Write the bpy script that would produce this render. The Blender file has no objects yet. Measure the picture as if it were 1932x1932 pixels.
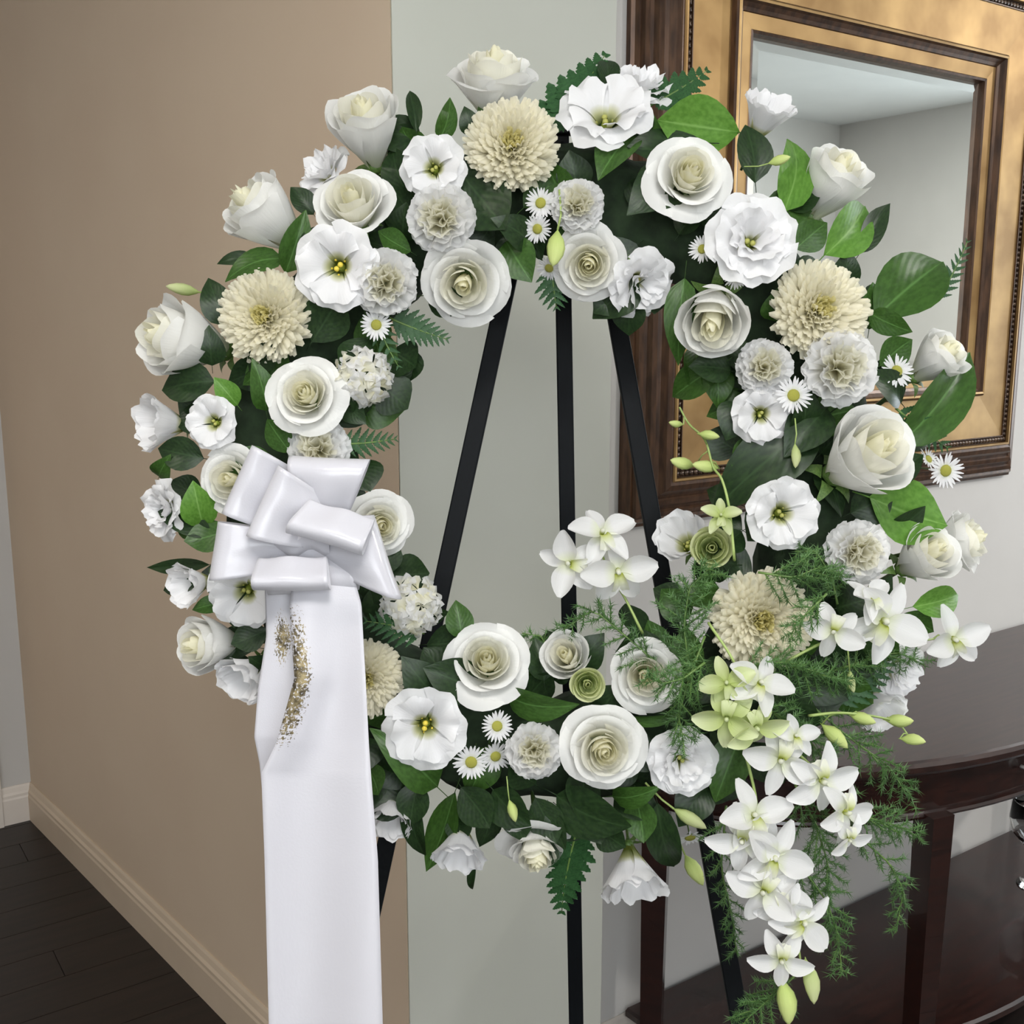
import bpy, math, random
from mathutils import Vector, Matrix

# ------------------------------------------------------------------ camera, world, lights
sc = bpy.context.scene
COL = sc.collection
H = 1.5
FPX = 2050.0
CX = CY = 966.0
PITCH = math.atan(366 / 2050)
YAW = math.atan2(4000 - 966, math.hypot(2050, 366))     # angle from the mirror wall to the view axis
FH = Vector((math.cos(YAW), math.sin(YAW), 0))
RT = Vector((math.sin(YAW), -math.cos(YAW), 0))
ZZ = Vector((0, 0, 1))
FW = math.cos(PITCH) * FH - math.sin(PITCH) * ZZ
UP = math.sin(PITCH) * FH + math.cos(PITCH) * ZZ
EYE = Vector((0, 0, H))

cam = bpy.data.cameras.new('camera')
cam.sensor_width = 36.0
cam.lens = 36.0 * FPX / 1932.0
cam.clip_start = 0.02
co = bpy.data.objects.new('camera', cam)
COL.objects.link(co)
m3 = Matrix((RT, UP, -FW)).transposed()
co.matrix_world = Matrix.Translation(EYE) @ m3.to_4x4()
sc.camera = co

w = bpy.data.worlds.new('world')
sc.world = w
w.use_nodes = True
w.node_tree.nodes['Background'].inputs[0].default_value = (0.75, 0.85, 1.0, 1)
w.node_tree.nodes['Background'].inputs[1].default_value = 0.6
sc.view_settings.view_transform = 'Standard'
sc.view_settings.look = 'None'
sc.view_settings.gamma = 1.0
sc.view_settings.use_curve_mapping = False
sc.view_settings.exposure = 0.2
sc.cycles.use_denoising = True
sc.cycles.max_bounces = 7
sc.cycles.adaptive_threshold = 0.03
sc.cycles.diffuse_bounces = 4
sc.cycles.sample_clamp_indirect = 6.0

CEIL = 2.6
BACK_Y = -1.41
RIGHT_X = 5.3
LEFT_X = -2.3
WIN2 = (-0.1, 1.3, 0.9, 2.35)        # window in the right hand wall: y0, y1, z0, z1
WIN = (-1.7, 0.45, 1.15, 2.4)      # window in the wall behind the viewer: x0, x1, z0, z1

def area(name, loc, direction, sx, sy, power, color, shape='RECTANGLE'):
    l = bpy.data.lights.new(name, 'AREA')
    l.shape = shape
    l.size = sx
    l.size_y = sy
    l.energy = power
    l.color = color
    o = bpy.data.objects.new(name, l)
    COL.objects.link(o)
    o.location = loc
    o.rotation_euler = Vector(direction).to_track_quat('-Z', 'Y').to_euler()
    return o

# daylight entering through the window behind the viewer
area('window_daylight', ((WIN[0] + WIN[1]) / 2, BACK_Y + 0.03, (WIN[2] + WIN[3]) / 2), (0.1, 1, -0.25),
     WIN[1] - WIN[0] - 0.1, WIN[3] - WIN[2] - 0.1, 40, (0.95, 0.98, 1.0))
# daylight from the window in the right hand wall
area('window_daylight', (RIGHT_X - .03, (WIN2[0] + WIN2[1]) / 2, (WIN2[2] + WIN2[3]) / 2), (-1, -.15, -.1),
     WIN2[1] - WIN2[0] - 0.1, WIN2[3] - WIN2[2] - 0.1, 40, (0.86, 0.94, 1.0))
LAMPS = [(4.05, 0.2, 'near the right hand wall'), (2.75, -0.55, 'between table and window wall'), (-0.85, 0.95, 'added at the mouth of the passage to brighten the beige wall'), (-0.9, 2.3, 'added in the passage as unseen fill for the beige wall')]  # the two passage lamps are unseen fill, added to brighten the beige wall
LAMP_POWER = [28, 32, 8.5, 0.8]
LAMP_COLOR = [(1.0, 0.97, 0.93)] * 2 + [(1.0, 0.92, 0.82), (1.0, 0.88, 0.74)]
PANEL = (-0.1, -0.35, 0.6, 20)       # square ceiling light above the viewer: x, y, size, power

# ------------------------------------------------------------------ helpers
rnd = random.Random(7)

def ray(px, py):
    return FW * FPX + RT * (px - CX) - UP * (py - CY)

def at(px, py, depth):
    """point seen at a photograph pixel, at a distance along the view axis"""
    return EYE + ray(px, py) * (depth / FPX)

def face_dir(dx, dy):
    q = dx * dx + dy * dy
    if q > 0.96:
        s = math.sqrt(0.96 / q); dx *= s; dy *= s; q = 0.96
    return (RT * dx - UP * dy - FW * math.sqrt(1 - q)).normalized()

def lerp(a, b, t):
    return a + (b - a) * t

def lin(c):
    c /= 255.0
    return c / 12.92 if c <= 0.04045 else ((c + 0.055) / 1.055) ** 2.4

def rgb(r, g, b):
    return (lin(r), lin(g), lin(b), 1.0)

def mesh(name, verts, faces, mat=None, uvs=None, smooth=True, mats=None, fmat=None):
    me = bpy.data.meshes.new(name)
    me.from_pydata([tuple(v) for v in verts], [], faces)
    if uvs is not None:
        lay = me.uv_layers.new(name='UVMap')
        vi = [0] * len(me.loops)
        me.loops.foreach_get('vertex_index', vi)
        flat = []
        for i in vi:
            flat.extend(uvs[i])
        lay.data.foreach_set('uv', flat)
    if smooth:
        me.polygons.foreach_set('use_smooth', [True] * len(me.polygons))
    for mm in (mats or ([mat] if mat else [])):
        me.materials.append(mm)
    if fmat:
        me.polygons.foreach_set('material_index', fmat)
    me.update()
    return me

class MB:
    """collects boxes, tubes, grids for one mesh"""
    def __init__(s):
        s.v = []; s.f = []; s.uv = []
    def add(s, verts, faces, uvs=None):
        o = len(s.v)
        s.v += [Vector(q) for q in verts]
        s.uv += uvs if uvs else [(0.5, 0.5)] * len(verts)
        s.f += [tuple(i + o for i in q) for q in faces]
    def box(s, lo, hi):
        x0, y0, z0 = lo; x1, y1, z1 = hi
        s.add([(x0, y0, z0), (x1, y0, z0), (x1, y1, z0), (x0, y1, z0), (x0, y0, z1), (x1, y0, z1), (x1, y1, z1), (x0, y1, z1)],
              [(3, 2, 1, 0), (4, 5, 6, 7), (0, 1, 5, 4), (1, 2, 6, 5), (2, 3, 7, 6), (3, 0, 4, 7)])
    def grid(s, fn, nu, nv, u0=-1.0, u1=1.0):
        vs = []; us = []
        for j in range(nv + 1):
            for i in range(nu + 1):
                u = u0 + (u1 - u0) * i / nu; v = j / nv
                vs.append(fn(u, v)); us.append((i / nu, v))
        fs = [(j * (nu + 1) + i, j * (nu + 1) + i + 1, (j + 1) * (nu + 1) + i + 1, (j + 1) * (nu + 1) + i)
              for j in range(nv) for i in range(nu)]
        s.add(vs, fs, us)
    def tube(s, pts, r, n=6, cap=True):
        pts = [Vector(p) for p in pts]
        rs = r if isinstance(r, (list, tuple)) else [r] * len(pts)
        vs = []; us = []
        prev = None
        for k, p in enumerate(pts):
            t = (pts[min(k + 1, len(pts) - 1)] - pts[max(k - 1, 0)]).normalized()
            if prev is None:
                a = t.orthogonal().normalized()
            else:
                a = prev - t * prev.dot(t)
                a = a.normalized() if a.length > 1e-6 else t.orthogonal().normalized()
            prev = a
            b = t.cross(a)
            for i in range(n):
                q = 2 * math.pi * i / n
                vs.append(p + (a * math.cos(q) + b * math.sin(q)) * rs[k]); us.append((i / n, k / max(1, len(pts) - 1)))
        fs = [(k * n + i, k * n + (i + 1) % n, (k + 1) * n + (i + 1) % n, (k + 1) * n + i) for k in range(len(pts) - 1) for i in range(n)]
        if cap:
            fs.append(tuple(reversed(range(n)))); fs.append(tuple(range((len(pts) - 1) * n, len(pts) * n)))
        s.add(vs, fs, us)
    def lathe(s, prof, n=12, frame=None):
        vs = []; us = []
        for k, (r, z) in enumerate(prof):
            for i in range(n):
                a = 2 * math.pi * i / n
                p = Vector((r * math.cos(a), r * math.sin(a), z))
                vs.append(frame @ p if frame else p); us.append((i / n, k / (len(prof) - 1)))
        fs = [(k * n + i, k * n + (i + 1) % n, (k + 1) * n + (i + 1) % n, (k + 1) * n + i) for k in range(len(prof) - 1) for i in range(n)]
        fs.append(tuple(reversed(range(n)))); fs.append(tuple(range((len(prof) - 1) * n, len(prof) * n)))
        s.add(vs, fs, us)
    def mesh(s, name, mat, smooth=True):
        return mesh(name, s.v, s.f, mat, s.uv, smooth)

def obj(name, me, parent=None, mw=None, kind=None, label=None, category=None, group=None):
    o = bpy.data.objects.new(name, me)
    COL.objects.link(o)
    if parent is not None:
        o.parent = parent
    if mw is not None:
        o.matrix_basis = mw
    if kind: o['kind'] = kind
    if label: o['label'] = label
    if category: o['category'] = category
    if group: o['group'] = group
    return o

def thing(name, label, category, mw=None, group=None):
    o = obj(name, None, None, mw, None, label, category, group)
    o.empty_display_size = 0.02
    return o

def structure(name, me, label=None, parent=None):
    return obj(name, me, parent, kind='structure', label=label)

def bevel(o, width, seg=2):
    b = o.modifiers.new('bevel', 'BEVEL'); b.width = width; b.segments = seg; b.limit_method = 'ANGLE'
    return o

# ------------------------------------------------------------------ materials
def new_mat(name):
    m = bpy.data.materials.new(name)
    m.use_nodes = True
    nt = m.node_tree
    return m, nt, nt.nodes['Principled BSDF'], nt.nodes['Material Output']

def noise_mix(nt, c1, c2, scale, detail=3.0, coord='Object', lo=0.35, hi=0.65, stretch=None):
    tc = nt.nodes.new('ShaderNodeTexCoord')
    n = nt.nodes.new('ShaderNodeTexNoise'); n.inputs['Scale'].default_value = scale; n.inputs['Detail'].default_value = detail
    if stretch:
        mp = nt.nodes.new('ShaderNodeMapping'); mp.inputs['Scale'].default_value = stretch
        nt.links.new(tc.outputs[coord], mp.inputs[0]); nt.links.new(mp.outputs[0], n.inputs['Vector'])
    else:
        nt.links.new(tc.outputs[coord], n.inputs['Vector'])
    r = nt.nodes.new('ShaderNodeValToRGB')
    r.color_ramp.elements[0].position = lo; r.color_ramp.elements[0].color = c1
    r.color_ramp.elements[1].position = hi; r.color_ramp.elements[1].color = c2
    nt.links.new(n.outputs['Fac'], r.inputs[0])
    return r.outputs[0], n

def bump(nt, p, height, strength, dist=0.002):
    b = nt.nodes.new('ShaderNodeBump'); b.inputs['Strength'].default_value = strength; b.inputs['Distance'].default_value = dist
    nt.links.new(height, b.inputs['Height']); nt.links.new(b.outputs[0], p.inputs['Normal'])

def plain(name, c1, c2=None, rough=0.5, scale=8.0, metal=0.0, spec=0.5, bmp=0.0, stretch=None, coat=0.0):
    m, nt, p, out = new_mat(name)
    c2 = c2 or c1
    c, n = noise_mix(nt, c1, c2, scale, stretch=stretch)
    nt.links.new(c, p.inputs['Base Color'])
    p.inputs['Roughness'].default_value = rough
    p.inputs['Metallic'].default_value = metal
    p.inputs['Specular IOR Level'].default_value = spec
    p.inputs['Coat Weight'].default_value = coat
    if bmp:
        bump(nt, p, n.outputs['Fac'], bmp)
    return m

def petal_mat(name, base, tip, split=(0.05, 0.5), trans=0.42, rough=0.6, extra=None):
    """colour along the petal from its base to its rim, part of the light passing through"""
    m, nt, p, out = new_mat(name)
    uv = nt.nodes.new('ShaderNodeUVMap')
    sx = nt.nodes.new('ShaderNodeSeparateXYZ'); nt.links.new(uv.outputs[0], sx.inputs[0])
    r = nt.nodes.new('ShaderNodeValToRGB')
    r.color_ramp.elements[0].position = split[0]; r.color_ramp.elements[0].color = base
    r.color_ramp.elements[1].position = split[1]; r.color_ramp.elements[1].color = tip
    if extra:
        e = r.color_ramp.elements.new(extra[0]); e.color = extra[1]
    nt.links.new(sx.outputs[1], r.inputs[0])
    p.inputs['Roughness'].default_value = rough
    p.inputs['Specular IOR Level'].default_value = 0.25
    nt.links.new(r.outputs[0], p.inputs['Base Color'])
    t = nt.nodes.new('ShaderNodeBsdfTranslucent'); nt.links.new(r.outputs[0], t.inputs[0])
    # fine lengthwise veins
    tc = nt.nodes.new('ShaderNodeTexNoise'); tc.inputs['Scale'].default_value = 1.0; tc.inputs['Detail'].default_value = 2
    mp = nt.nodes.new('ShaderNodeMapping'); mp.inputs['Scale'].default_value = (26, 2.5, 1)
    nt.links.new(uv.outputs[0], mp.inputs[0]); nt.links.new(mp.outputs[0], tc.inputs['Vector'])
    bump(nt, p, tc.outputs['Fac'], 0.25, 0.002)
    mx = nt.nodes.new('ShaderNodeMixShader'); mx.inputs[0].default_value = trans
    nt.links.new(p.outputs[0], mx.inputs[1]); nt.links.new(t.outputs[0], mx.inputs[2])
    nt.links.new(mx.outputs[0], out.inputs[0])
    return m

def leaf_mat(name, c1, c2, vein, rough=0.38, trans=0.18):
    m, nt, p, out = new_mat(name)
    c, n = noise_mix(nt, c1, c2, 14.0)
    uv = nt.nodes.new('ShaderNodeUVMap')
    sx = nt.nodes.new('ShaderNodeSeparateXYZ'); nt.links.new(uv.outputs[0], sx.inputs[0])
    a = nt.nodes.new('ShaderNodeMath'); a.operation = 'SUBTRACT'; a.inputs[1].default_value = 0.5
    nt.links.new(sx.outputs[0], a.inputs[0])
    b = nt.nodes.new('ShaderNodeMath'); b.operation = 'ABSOLUTE'; nt.links.new(a.outputs[0], b.inputs[0])
    r = nt.nodes.new('ShaderNodeValToRGB')
    r.color_ramp.elements[0].position = 0.0; r.color_ramp.elements[0].color = (1, 1, 1, 1)
    r.color_ramp.elements[1].position = 0.035; r.color_ramp.elements[1].color = (0, 0, 0, 1)
    nt.links.new(b.outputs[0], r.inputs[0])
    # side veins: stripes slanting from the midrib
    ad = nt.nodes.new('ShaderNodeMath'); ad.operation = 'MULTIPLY_ADD'; ad.inputs[1].default_value = -0.9
    nt.links.new(b.outputs[0], ad.inputs[0]); nt.links.new(sx.outputs[1], ad.inputs[2])
    wv = nt.nodes.new('ShaderNodeMath'); wv.operation = 'MULTIPLY'; wv.inputs[1].default_value = 50.0
    nt.links.new(ad.outputs[0], wv.inputs[0])
    sn = nt.nodes.new('ShaderNodeMath'); sn.operation = 'SINE'; nt.links.new(wv.outputs[0], sn.inputs[0])
    bump(nt, p, sn.outputs[0], 0.045, 0.002)
    mix = nt.nodes.new('ShaderNodeMix'); mix.data_type = 'RGBA'
    nt.links.new(r.outputs[0], mix.inputs[0]); nt.links.new(c, mix.inputs[6]); mix.inputs[7].default_value = vein
    nt.links.new(mix.outputs[2], p.inputs['Base Color'])
    p.inputs['Roughness'].default_value = rough
    p.inputs['Specular IOR Level'].default_value = 0.32
    t = nt.nodes.new('ShaderNodeBsdfTranslucent'); nt.links.new(mix.outputs[2], t.inputs[0])
    mx = nt.nodes.new('ShaderNodeMixShader'); mx.inputs[0].default_value = trans
    nt.links.new(p.outputs[0], mx.inputs[1]); nt.links.new(t.outputs[0], mx.inputs[2])
    nt.links.new(mx.outputs[0], out.inputs[0])
    return m

WHITE = (0.90, 0.90, 0.91, 1)
M = {}
M['rose_in'] = petal_mat('rose_cream', (0.90, 0.86, 0.55, 1), (0.93, 0.91, 0.74, 1), (0.0, 0.9), 0.5)
M['rose_mid'] = petal_mat('rose_ivory', (0.88, 0.86, 0.60, 1), (0.92, 0.91, 0.82, 1), (0.0, 0.7), 0.46)
M['rose_out'] = petal_mat('rose_white', (0.74, 0.78, 0.56, 1), (0.91, 0.91, 0.89, 1), (0.0, 0.45))
M['rosebud_green'] = petal_mat('rosebud_pale_green', (0.42, 0.55, 0.15, 1), (0.72, 0.76, 0.45, 1), (0.0, 0.9))
M['lis'] = petal_mat('lisianthus_white', (0.16, 0.20, 0.03, 1), WHITE, (0.12, 0.40), extra=(0.26, (0.52, 0.54, 0.25, 1)))
M['lis_in'] = petal_mat('lisianthus_inner', (0.18, 0.22, 0.04, 1), WHITE, (0.14, 0.46), extra=(0.30, (0.6, 0.61, 0.35, 1)))
M['carn'] = petal_mat('carnation_white', (0.88, 0.86, 0.70, 1), (0.90, 0.90, 0.90, 1), (0.1, 0.8), 0.58)
M['carn_in'] = petal_mat('carnation_cream', (0.88, 0.84, 0.56, 1), (0.90, 0.89, 0.80, 1), (0.1, 0.95), 0.58)
M['mum'] = petal_mat('chrysanthemum_cream', (0.86, 0.81, 0.45, 1), (0.92, 0.89, 0.75, 1), (0.05, 0.7), 0.55)
M['mum_c'] = petal_mat('chrysanthemum_heart', (0.78, 0.74, 0.22, 1), (0.88, 0.83, 0.50, 1), (0.1, 0.9), 0.55)
M['daisy'] = petal_mat('daisy_white', (0.75, 0.77, 0.6, 1), WHITE, (0.0, 0.4))
M['disc'] = plain('daisy_disc', (0.30, 0.33, 0.05, 1), (0.50, 0.46, 0.08, 1), 0.8, 300, bmp=0.6)
M['orchid'] = petal_mat('orchid_white', (0.74, 0.78, 0.55, 1), (0.85, 0.85, 0.85, 1), (0.0, 0.35))
M['orchid_green'] = petal_mat('orchid_lime', (0.48, 0.58, 0.18, 1), (0.74, 0.80, 0.50, 1), (0.0, 0.9))
M['lip'] = petal_mat('orchid_lip', (0.50, 0.56, 0.10, 1), (0.82, 0.83, 0.72, 1), (0.1, 0.8))
M['bud'] = petal_mat('bud_green', (0.33, 0.45, 0.10, 1), (0.58, 0.66, 0.26, 1), (0.0, 0.9), trans=0.15)
M['stigma'] = plain('stigma_yellow', (0.62, 0.48, 0.03, 1), (0.75, 0.62, 0.10, 1), 0.6, 200)
M['stigma_olive'] = plain('stigma_olive', (0.30, 0.31, 0.06, 1), (0.42, 0.42, 0.12, 1), 0.6, 200)
M['pistil'] = plain('pistil_green', (0.20, 0.26, 0.03, 1), (0.32, 0.38, 0.06, 1), 0.5, 100)
M['stem'] = plain('stem_green', (0.07, 0.14, 0.03, 1), (0.13, 0.22, 0.05, 1), 0.5, 40)
M['stem_lt'] = plain('stem_light_green', (0.26, 0.36, 0.10, 1), (0.34, 0.44, 0.14, 1), 0.5, 40)
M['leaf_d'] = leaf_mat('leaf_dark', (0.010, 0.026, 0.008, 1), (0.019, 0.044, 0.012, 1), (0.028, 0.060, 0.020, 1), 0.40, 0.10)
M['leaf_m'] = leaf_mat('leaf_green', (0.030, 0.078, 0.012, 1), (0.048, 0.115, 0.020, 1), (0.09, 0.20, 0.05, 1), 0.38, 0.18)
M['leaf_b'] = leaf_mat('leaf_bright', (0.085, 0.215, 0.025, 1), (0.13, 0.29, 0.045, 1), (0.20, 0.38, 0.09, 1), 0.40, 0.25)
M['fern'] = leaf_mat('fern_green', (0.018, 0.065, 0.020, 1), (0.032, 0.10, 0.030, 1), (0.03, 0.09, 0.03, 1), 0.5, 0.15)
M['needle'] = plain('asparagus_fern_green', (0.045, 0.115, 0.028, 1), (0.085, 0.19, 0.05, 1), 0.55, 30)
M['moss'] = plain('foam_ring_moss', (0.010, 0.022, 0.008, 1), (0.018, 0.04, 0.014, 1), 0.9, 60, bmp=0.8)
M['easel'] = plain('easel_blue_black', rgb(7, 10, 13), rgb(10, 14, 18), 0.6, 20, spec=0.15, stretch=(40, 40, 2))
M['col'] = plain('wall_grey_green', rgb(187, 189, 179), rgb(190, 192, 183), 0.75, 4)
M['wall'] = plain('wall_off_white', rgb(195, 193, 190), rgb(199, 197, 194), 0.75, 4)
M['tan'] = plain('wall_beige', rgb(210, 189, 165), rgb(213, 193, 169), 0.75, 3)
M['ceil'] = plain('ceiling_white', rgb(224, 226, 226), rgb(228, 230, 230), 0.85, 4)
M['base'] = plain('painted_trim', rgb(214, 205, 196), rgb(218, 210, 201), 0.45, 10)
M['base_tan'] = plain('painted_trim_beige', rgb(206, 187, 164), rgb(210, 191, 168), 0.45, 10)
M['wfloor'] = plain('floor_dark_wood', rgb(24, 19, 17), rgb(36, 27, 24), 0.42, 3, stretch=(1.5, 14, 1))
M['mahog'] = plain('mahogany', rgb(30, 15, 12), rgb(46, 23, 18), 0.22, 5, stretch=(2, 18, 18), coat=0.3)
M['mahog_top'] = plain('mahogany_top', rgb(36, 20, 17), rgb(50, 30, 25), 0.32, 5, stretch=(2, 18, 18), coat=0.3)
M['white_paint'] = plain('white_paint', rgb(228, 228, 226), None, 0.4)
def gold(name, c1, c2, rough, metal=0.75, scale=9.0):
    m = plain(name, c1, c2, rough, scale, metal, bmp=0.12)
    return m
M['gold'] = gold('frame_gold_leaf', (0.27, 0.16, 0.060, 1), (0.46, 0.30, 0.125, 1), 0.42, 0.7)
M['gold_dk'] = gold('frame_antique_gold', (0.24, 0.145, 0.06, 1), (0.36, 0.23, 0.10, 1), 0.38, 0.6)
M['brown'] = plain('frame_dark_brown', (0.045, 0.022, 0.012, 1), (0.11, 0.055, 0.028, 1), 0.32, 14, 0.3, stretch=(6, 6, 1.2))
M['bead'] = plain('frame_bead', (0.05, 0.035, 0.03, 1), (0.13, 0.085, 0.055, 1), 0.3, 60, 0.5)
m, nt, p, out = new_mat('mirror_glass')
p.inputs['Base Color'].default_value = (0.93, 0.97, 0.93, 1); p.inputs['Metallic'].default_value = 1; p.inputs['Roughness'].default_value = 0.015
M['mirror'] = m
m, nt, p, out = new_mat('clear_glass')
p.inputs['Base Color'].default_value = (0.95, 0.97, 0.97, 1); p.inputs['Roughness'].default_value = 0.02; p.inputs['Transmission Weight'].default_value = 1; p.inputs['IOR'].default_value = 1.45
M['glass'] = m
m, nt, p, out = new_mat('lamp_lens')
p.inputs['Emission Color'].default_value = (1, 0.95, 0.88, 1); p.inputs['Emission Strength'].default_value = 6
M['lens'] = m

def satin(name, flecks=False):
    m, nt, p, out = new_mat(name)
    p.inputs['Base Color'].default_value = (0.61, 0.605, 0.65, 1)
    p.inputs['Roughness'].default_value = 0.22 if not flecks else 0.45
    p.inputs['Specular IOR Level'].default_value = 0.5
    p.inputs['Sheen Weight'].default_value = 0.2
    p.inputs['Anisotropic'].default_value = 0.5
    t = nt.nodes.new('ShaderNodeBsdfTranslucent'); t.inputs[0].default_value = (0.61, 0.605, 0.64, 1)
    uv = nt.nodes.new('ShaderNodeUVMap')
    # the weave
    wn = nt.nodes.new('ShaderNodeTexNoise'); wn.inputs['Scale'].default_value = 1.0; wn.inputs['Detail'].default_value = 2
    mp = nt.nodes.new('ShaderNodeMapping'); mp.inputs['Scale'].default_value = (40, 220 if flecks else 60, 1)
    nt.links.new(uv.outputs[0], mp.inputs[0]); nt.links.new(mp.outputs[0], wn.inputs['Vector'])
    bump(nt, p, wn.outputs['Fac'], 0.12, 0.001)
    if flecks:
        # torn flecks of gold foil left on the ribbon
        def m2(op, a, b=None, c=None):
            q = nt.nodes.new('ShaderNodeMath'); q.operation = op
            for k, x in enumerate((a, b, c)):
                if x is None: continue
                if isinstance(x, (int, float)): q.inputs[k].default_value = x
                else: nt.links.new(x, q.inputs[k])
            return q.outputs[0]
        sx = nt.nodes.new('ShaderNodeSeparateXYZ'); nt.links.new(uv.outputs[0], sx.inputs[0])
        u, v = sx.outputs[0], sx.outputs[1]
        du = m2('DIVIDE', m2('SUBTRACT', u, flecks[0]), flecks[2])
        dv = m2('DIVIDE', m2('SUBTRACT', v, flecks[1]), flecks[3])
        d = m2('ADD', m2('MULTIPLY', du, du), m2('MULTIPLY', dv, dv))
        n = nt.nodes.new('ShaderNodeTexNoise'); n.inputs['Scale'].default_value = 1; n.inputs['Detail'].default_value = 4; n.inputs['Roughness'].default_value = 0.7
        mp2 = nt.nodes.new('ShaderNodeMapping'); mp2.inputs['Scale'].default_value = (26, 140, 1)
        nt.links.new(uv.outputs[0], mp2.inputs[0]); nt.links.new(mp2.outputs[0], n.inputs['Vector'])
        g = m2('GREATER_THAN', m2('SUBTRACT', n.outputs['Fac'], m2('MULTIPLY', d, 0.15)), 0.40)
        mix = nt.nodes.new('ShaderNodeMix'); mix.data_type = 'RGBA'
        nt.links.new(g, mix.inputs[0]); mix.inputs[6].default_value = (0.61, 0.605, 0.65, 1)
        c, _ = noise_mix(nt, (0.07, 0.055, 0.03, 1), (0.36, 0.29, 0.15, 1), 160)
        nt.links.new(c, mix.inputs[7])
        nt.links.new(mix.outputs[2], p.inputs['Base Color'])
        nt.links.new(m2('MULTIPLY', g, 0.6), p.inputs['Metallic'])
        nt.links.new(mix.outputs[2], t.inputs[0])
    mx = nt.nodes.new('ShaderNodeMixShader'); mx.inputs[0].default_value = 0.12
    nt.links.new(p.outputs[0], mx.inputs[1]); nt.links.new(t.outputs[0], mx.inputs[2])
    nt.links.new(mx.outputs[0], out.inputs[0])
    return m
M['satin'] = satin('ribbon_satin')
M['satin_tail'] = satin('ribbon_satin_foil', (0.06, 0.30, 0.17, 0.13))
M['satin_tail2'] = satin('ribbon_satin_foil_short', (0.42, 0.15, 0.20, 0.06))

# ------------------------------------------------------------------ the room
FACE_Y = 1.4376                    # front of the grey-green pier
WALL_Y = 1.5076                    # wall that carries the mirror
COLX0, COLX1 = 0.7795, 1.1905
CORNER = (0.550, 3.374)            # far end of the beige wall

def box_mesh(name, lo, hi, mat):
    b = MB(); b.box(lo, hi); return b.mesh(name, mat, smooth=False)

def prism(name, pts, z0, z1, mat):
    n = len(pts)
    v = [(x, y, z0) for x, y in pts] + [(x, y, z1) for x, y in pts]
    f = [tuple(reversed(range(n))), tuple(range(n, 2 * n))] + [(i, (i + 1) % n, n + (i + 1) % n, n + i) for i in range(n)]
    return mesh(name, v, f, mat, smooth=False)

fl = structure('floor', box_mesh('floor', (LEFT_X - .1, BACK_Y - .1, -0.1), (RIGHT_X + .1, 3.6, 0), M['mahog']), 'dark stained wooden floor')
fl.data.materials[0] = M['wfloor']
# floorboards, each with its own edge
bw = 0.125
y = BACK_Y; k = 0
boards = []
while y < 3.4:
    x = LEFT_X + (-0.9 if k % 2 else -0.3)
    while x < RIGHT_X:
        L = 1.5 + 0.4 * ((k * 7 + int((x + 9) * 3)) % 5) / 5
        x0, x1 = max(x, LEFT_X), min(x + L, RIGHT_X)
        if x1 - x0 > 0.05:
            boards.append((x0, x1, y, min(y + bw, 3.4)))
        x += L
    y += bw; k += 1
def inview(x0, x1, y0, y1):
    for a in (x0, (x0 + x1) / 2, x1):
        for b in (y0, y1):
            d = Vector((a, b, 0)) - EYE
            z = d.dot(FW)
            if z > 0.3:
                px = CX + FPX * d.dot(RT) / z; py = CY - FPX * d.dot(UP) / z
                if -500 < px < 2500 and 900 < py < 2700:
                    return True
    return False
rest = MB()
for (x0, x1, y0, y1) in boards:
    lo, hi = (x0 + .001, y0 + .001, 0.0), (x1 - .001, y1 - .001, 0.004)
    if inview(x0, x1, y0, y1):
        obj('floorboard', box_mesh('floorboard', lo, hi, M['wfloor']), fl)
    else:
        rest.box(lo, hi)
obj('floorboards_beyond', rest.mesh('floorboards_beyond', M['wfloor'], False), fl, kind='stuff')

structure('ceiling', box_mesh('ceiling', (LEFT_X - .1, BACK_Y - .1, CEIL), (RIGHT_X + .1, 3.6, CEIL + .1), M['ceil']), 'plain white ceiling')
structure('wall_mirror_side', box_mesh('wall_mirror_side', (COLX1 - .02, WALL_Y, 0), (RIGHT_X + .1, WALL_Y + .12, CEIL), M['wall']), 'off white wall behind the mirror and table')
structure('wall_pier', prism('wall_pier', [(COLX0 + .002, FACE_Y), (COLX1, FACE_Y), (COLX1, WALL_Y + .1), (COLX0, WALL_Y + .1)], 0, CEIL, M['col']), 'grey green end face of the wall behind the easel')
structure('wall_beige', prism('wall_beige', [(COLX0 - .0005, FACE_Y + .0005), (COLX0 + .1, FACE_Y + .1), (CORNER[0] + .12, CORNER[1] + .1), CORNER], 0, CEIL, M['tan']), 'beige wall running back to the far corner')
structure('wall_far', box_mesh('wall_far', (LEFT_X - .1, CORNER[1], 0), (CORNER[0] + .2, CORNER[1] + .12, CEIL), M['wall']), 'off white wall at the far end of the passage')
structure('wall_left', box_mesh('wall_left', (LEFT_X - .12, BACK_Y - .1, 0), (LEFT_X, 3.6, CEIL), M['wall']))
wb = MB()
wb.box((RIGHT_X, BACK_Y - .1, 0), (RIGHT_X + .12, WIN2[0], CEIL)); wb.box((RIGHT_X, WIN2[1], 0), (RIGHT_X + .12, WALL_Y + .2, CEIL))
wb.box((RIGHT_X, WIN2[0], 0), (RIGHT_X + .12, WIN2[1], WIN2[2])); wb.box((RIGHT_X, WIN2[0], WIN2[3]), (RIGHT_X + .12, WIN2[1], CEIL))
structure('wall_right', wb.mesh('wall_right', M['wall'], False), 'pale wall seen in the mirror')
fr = MB()
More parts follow.
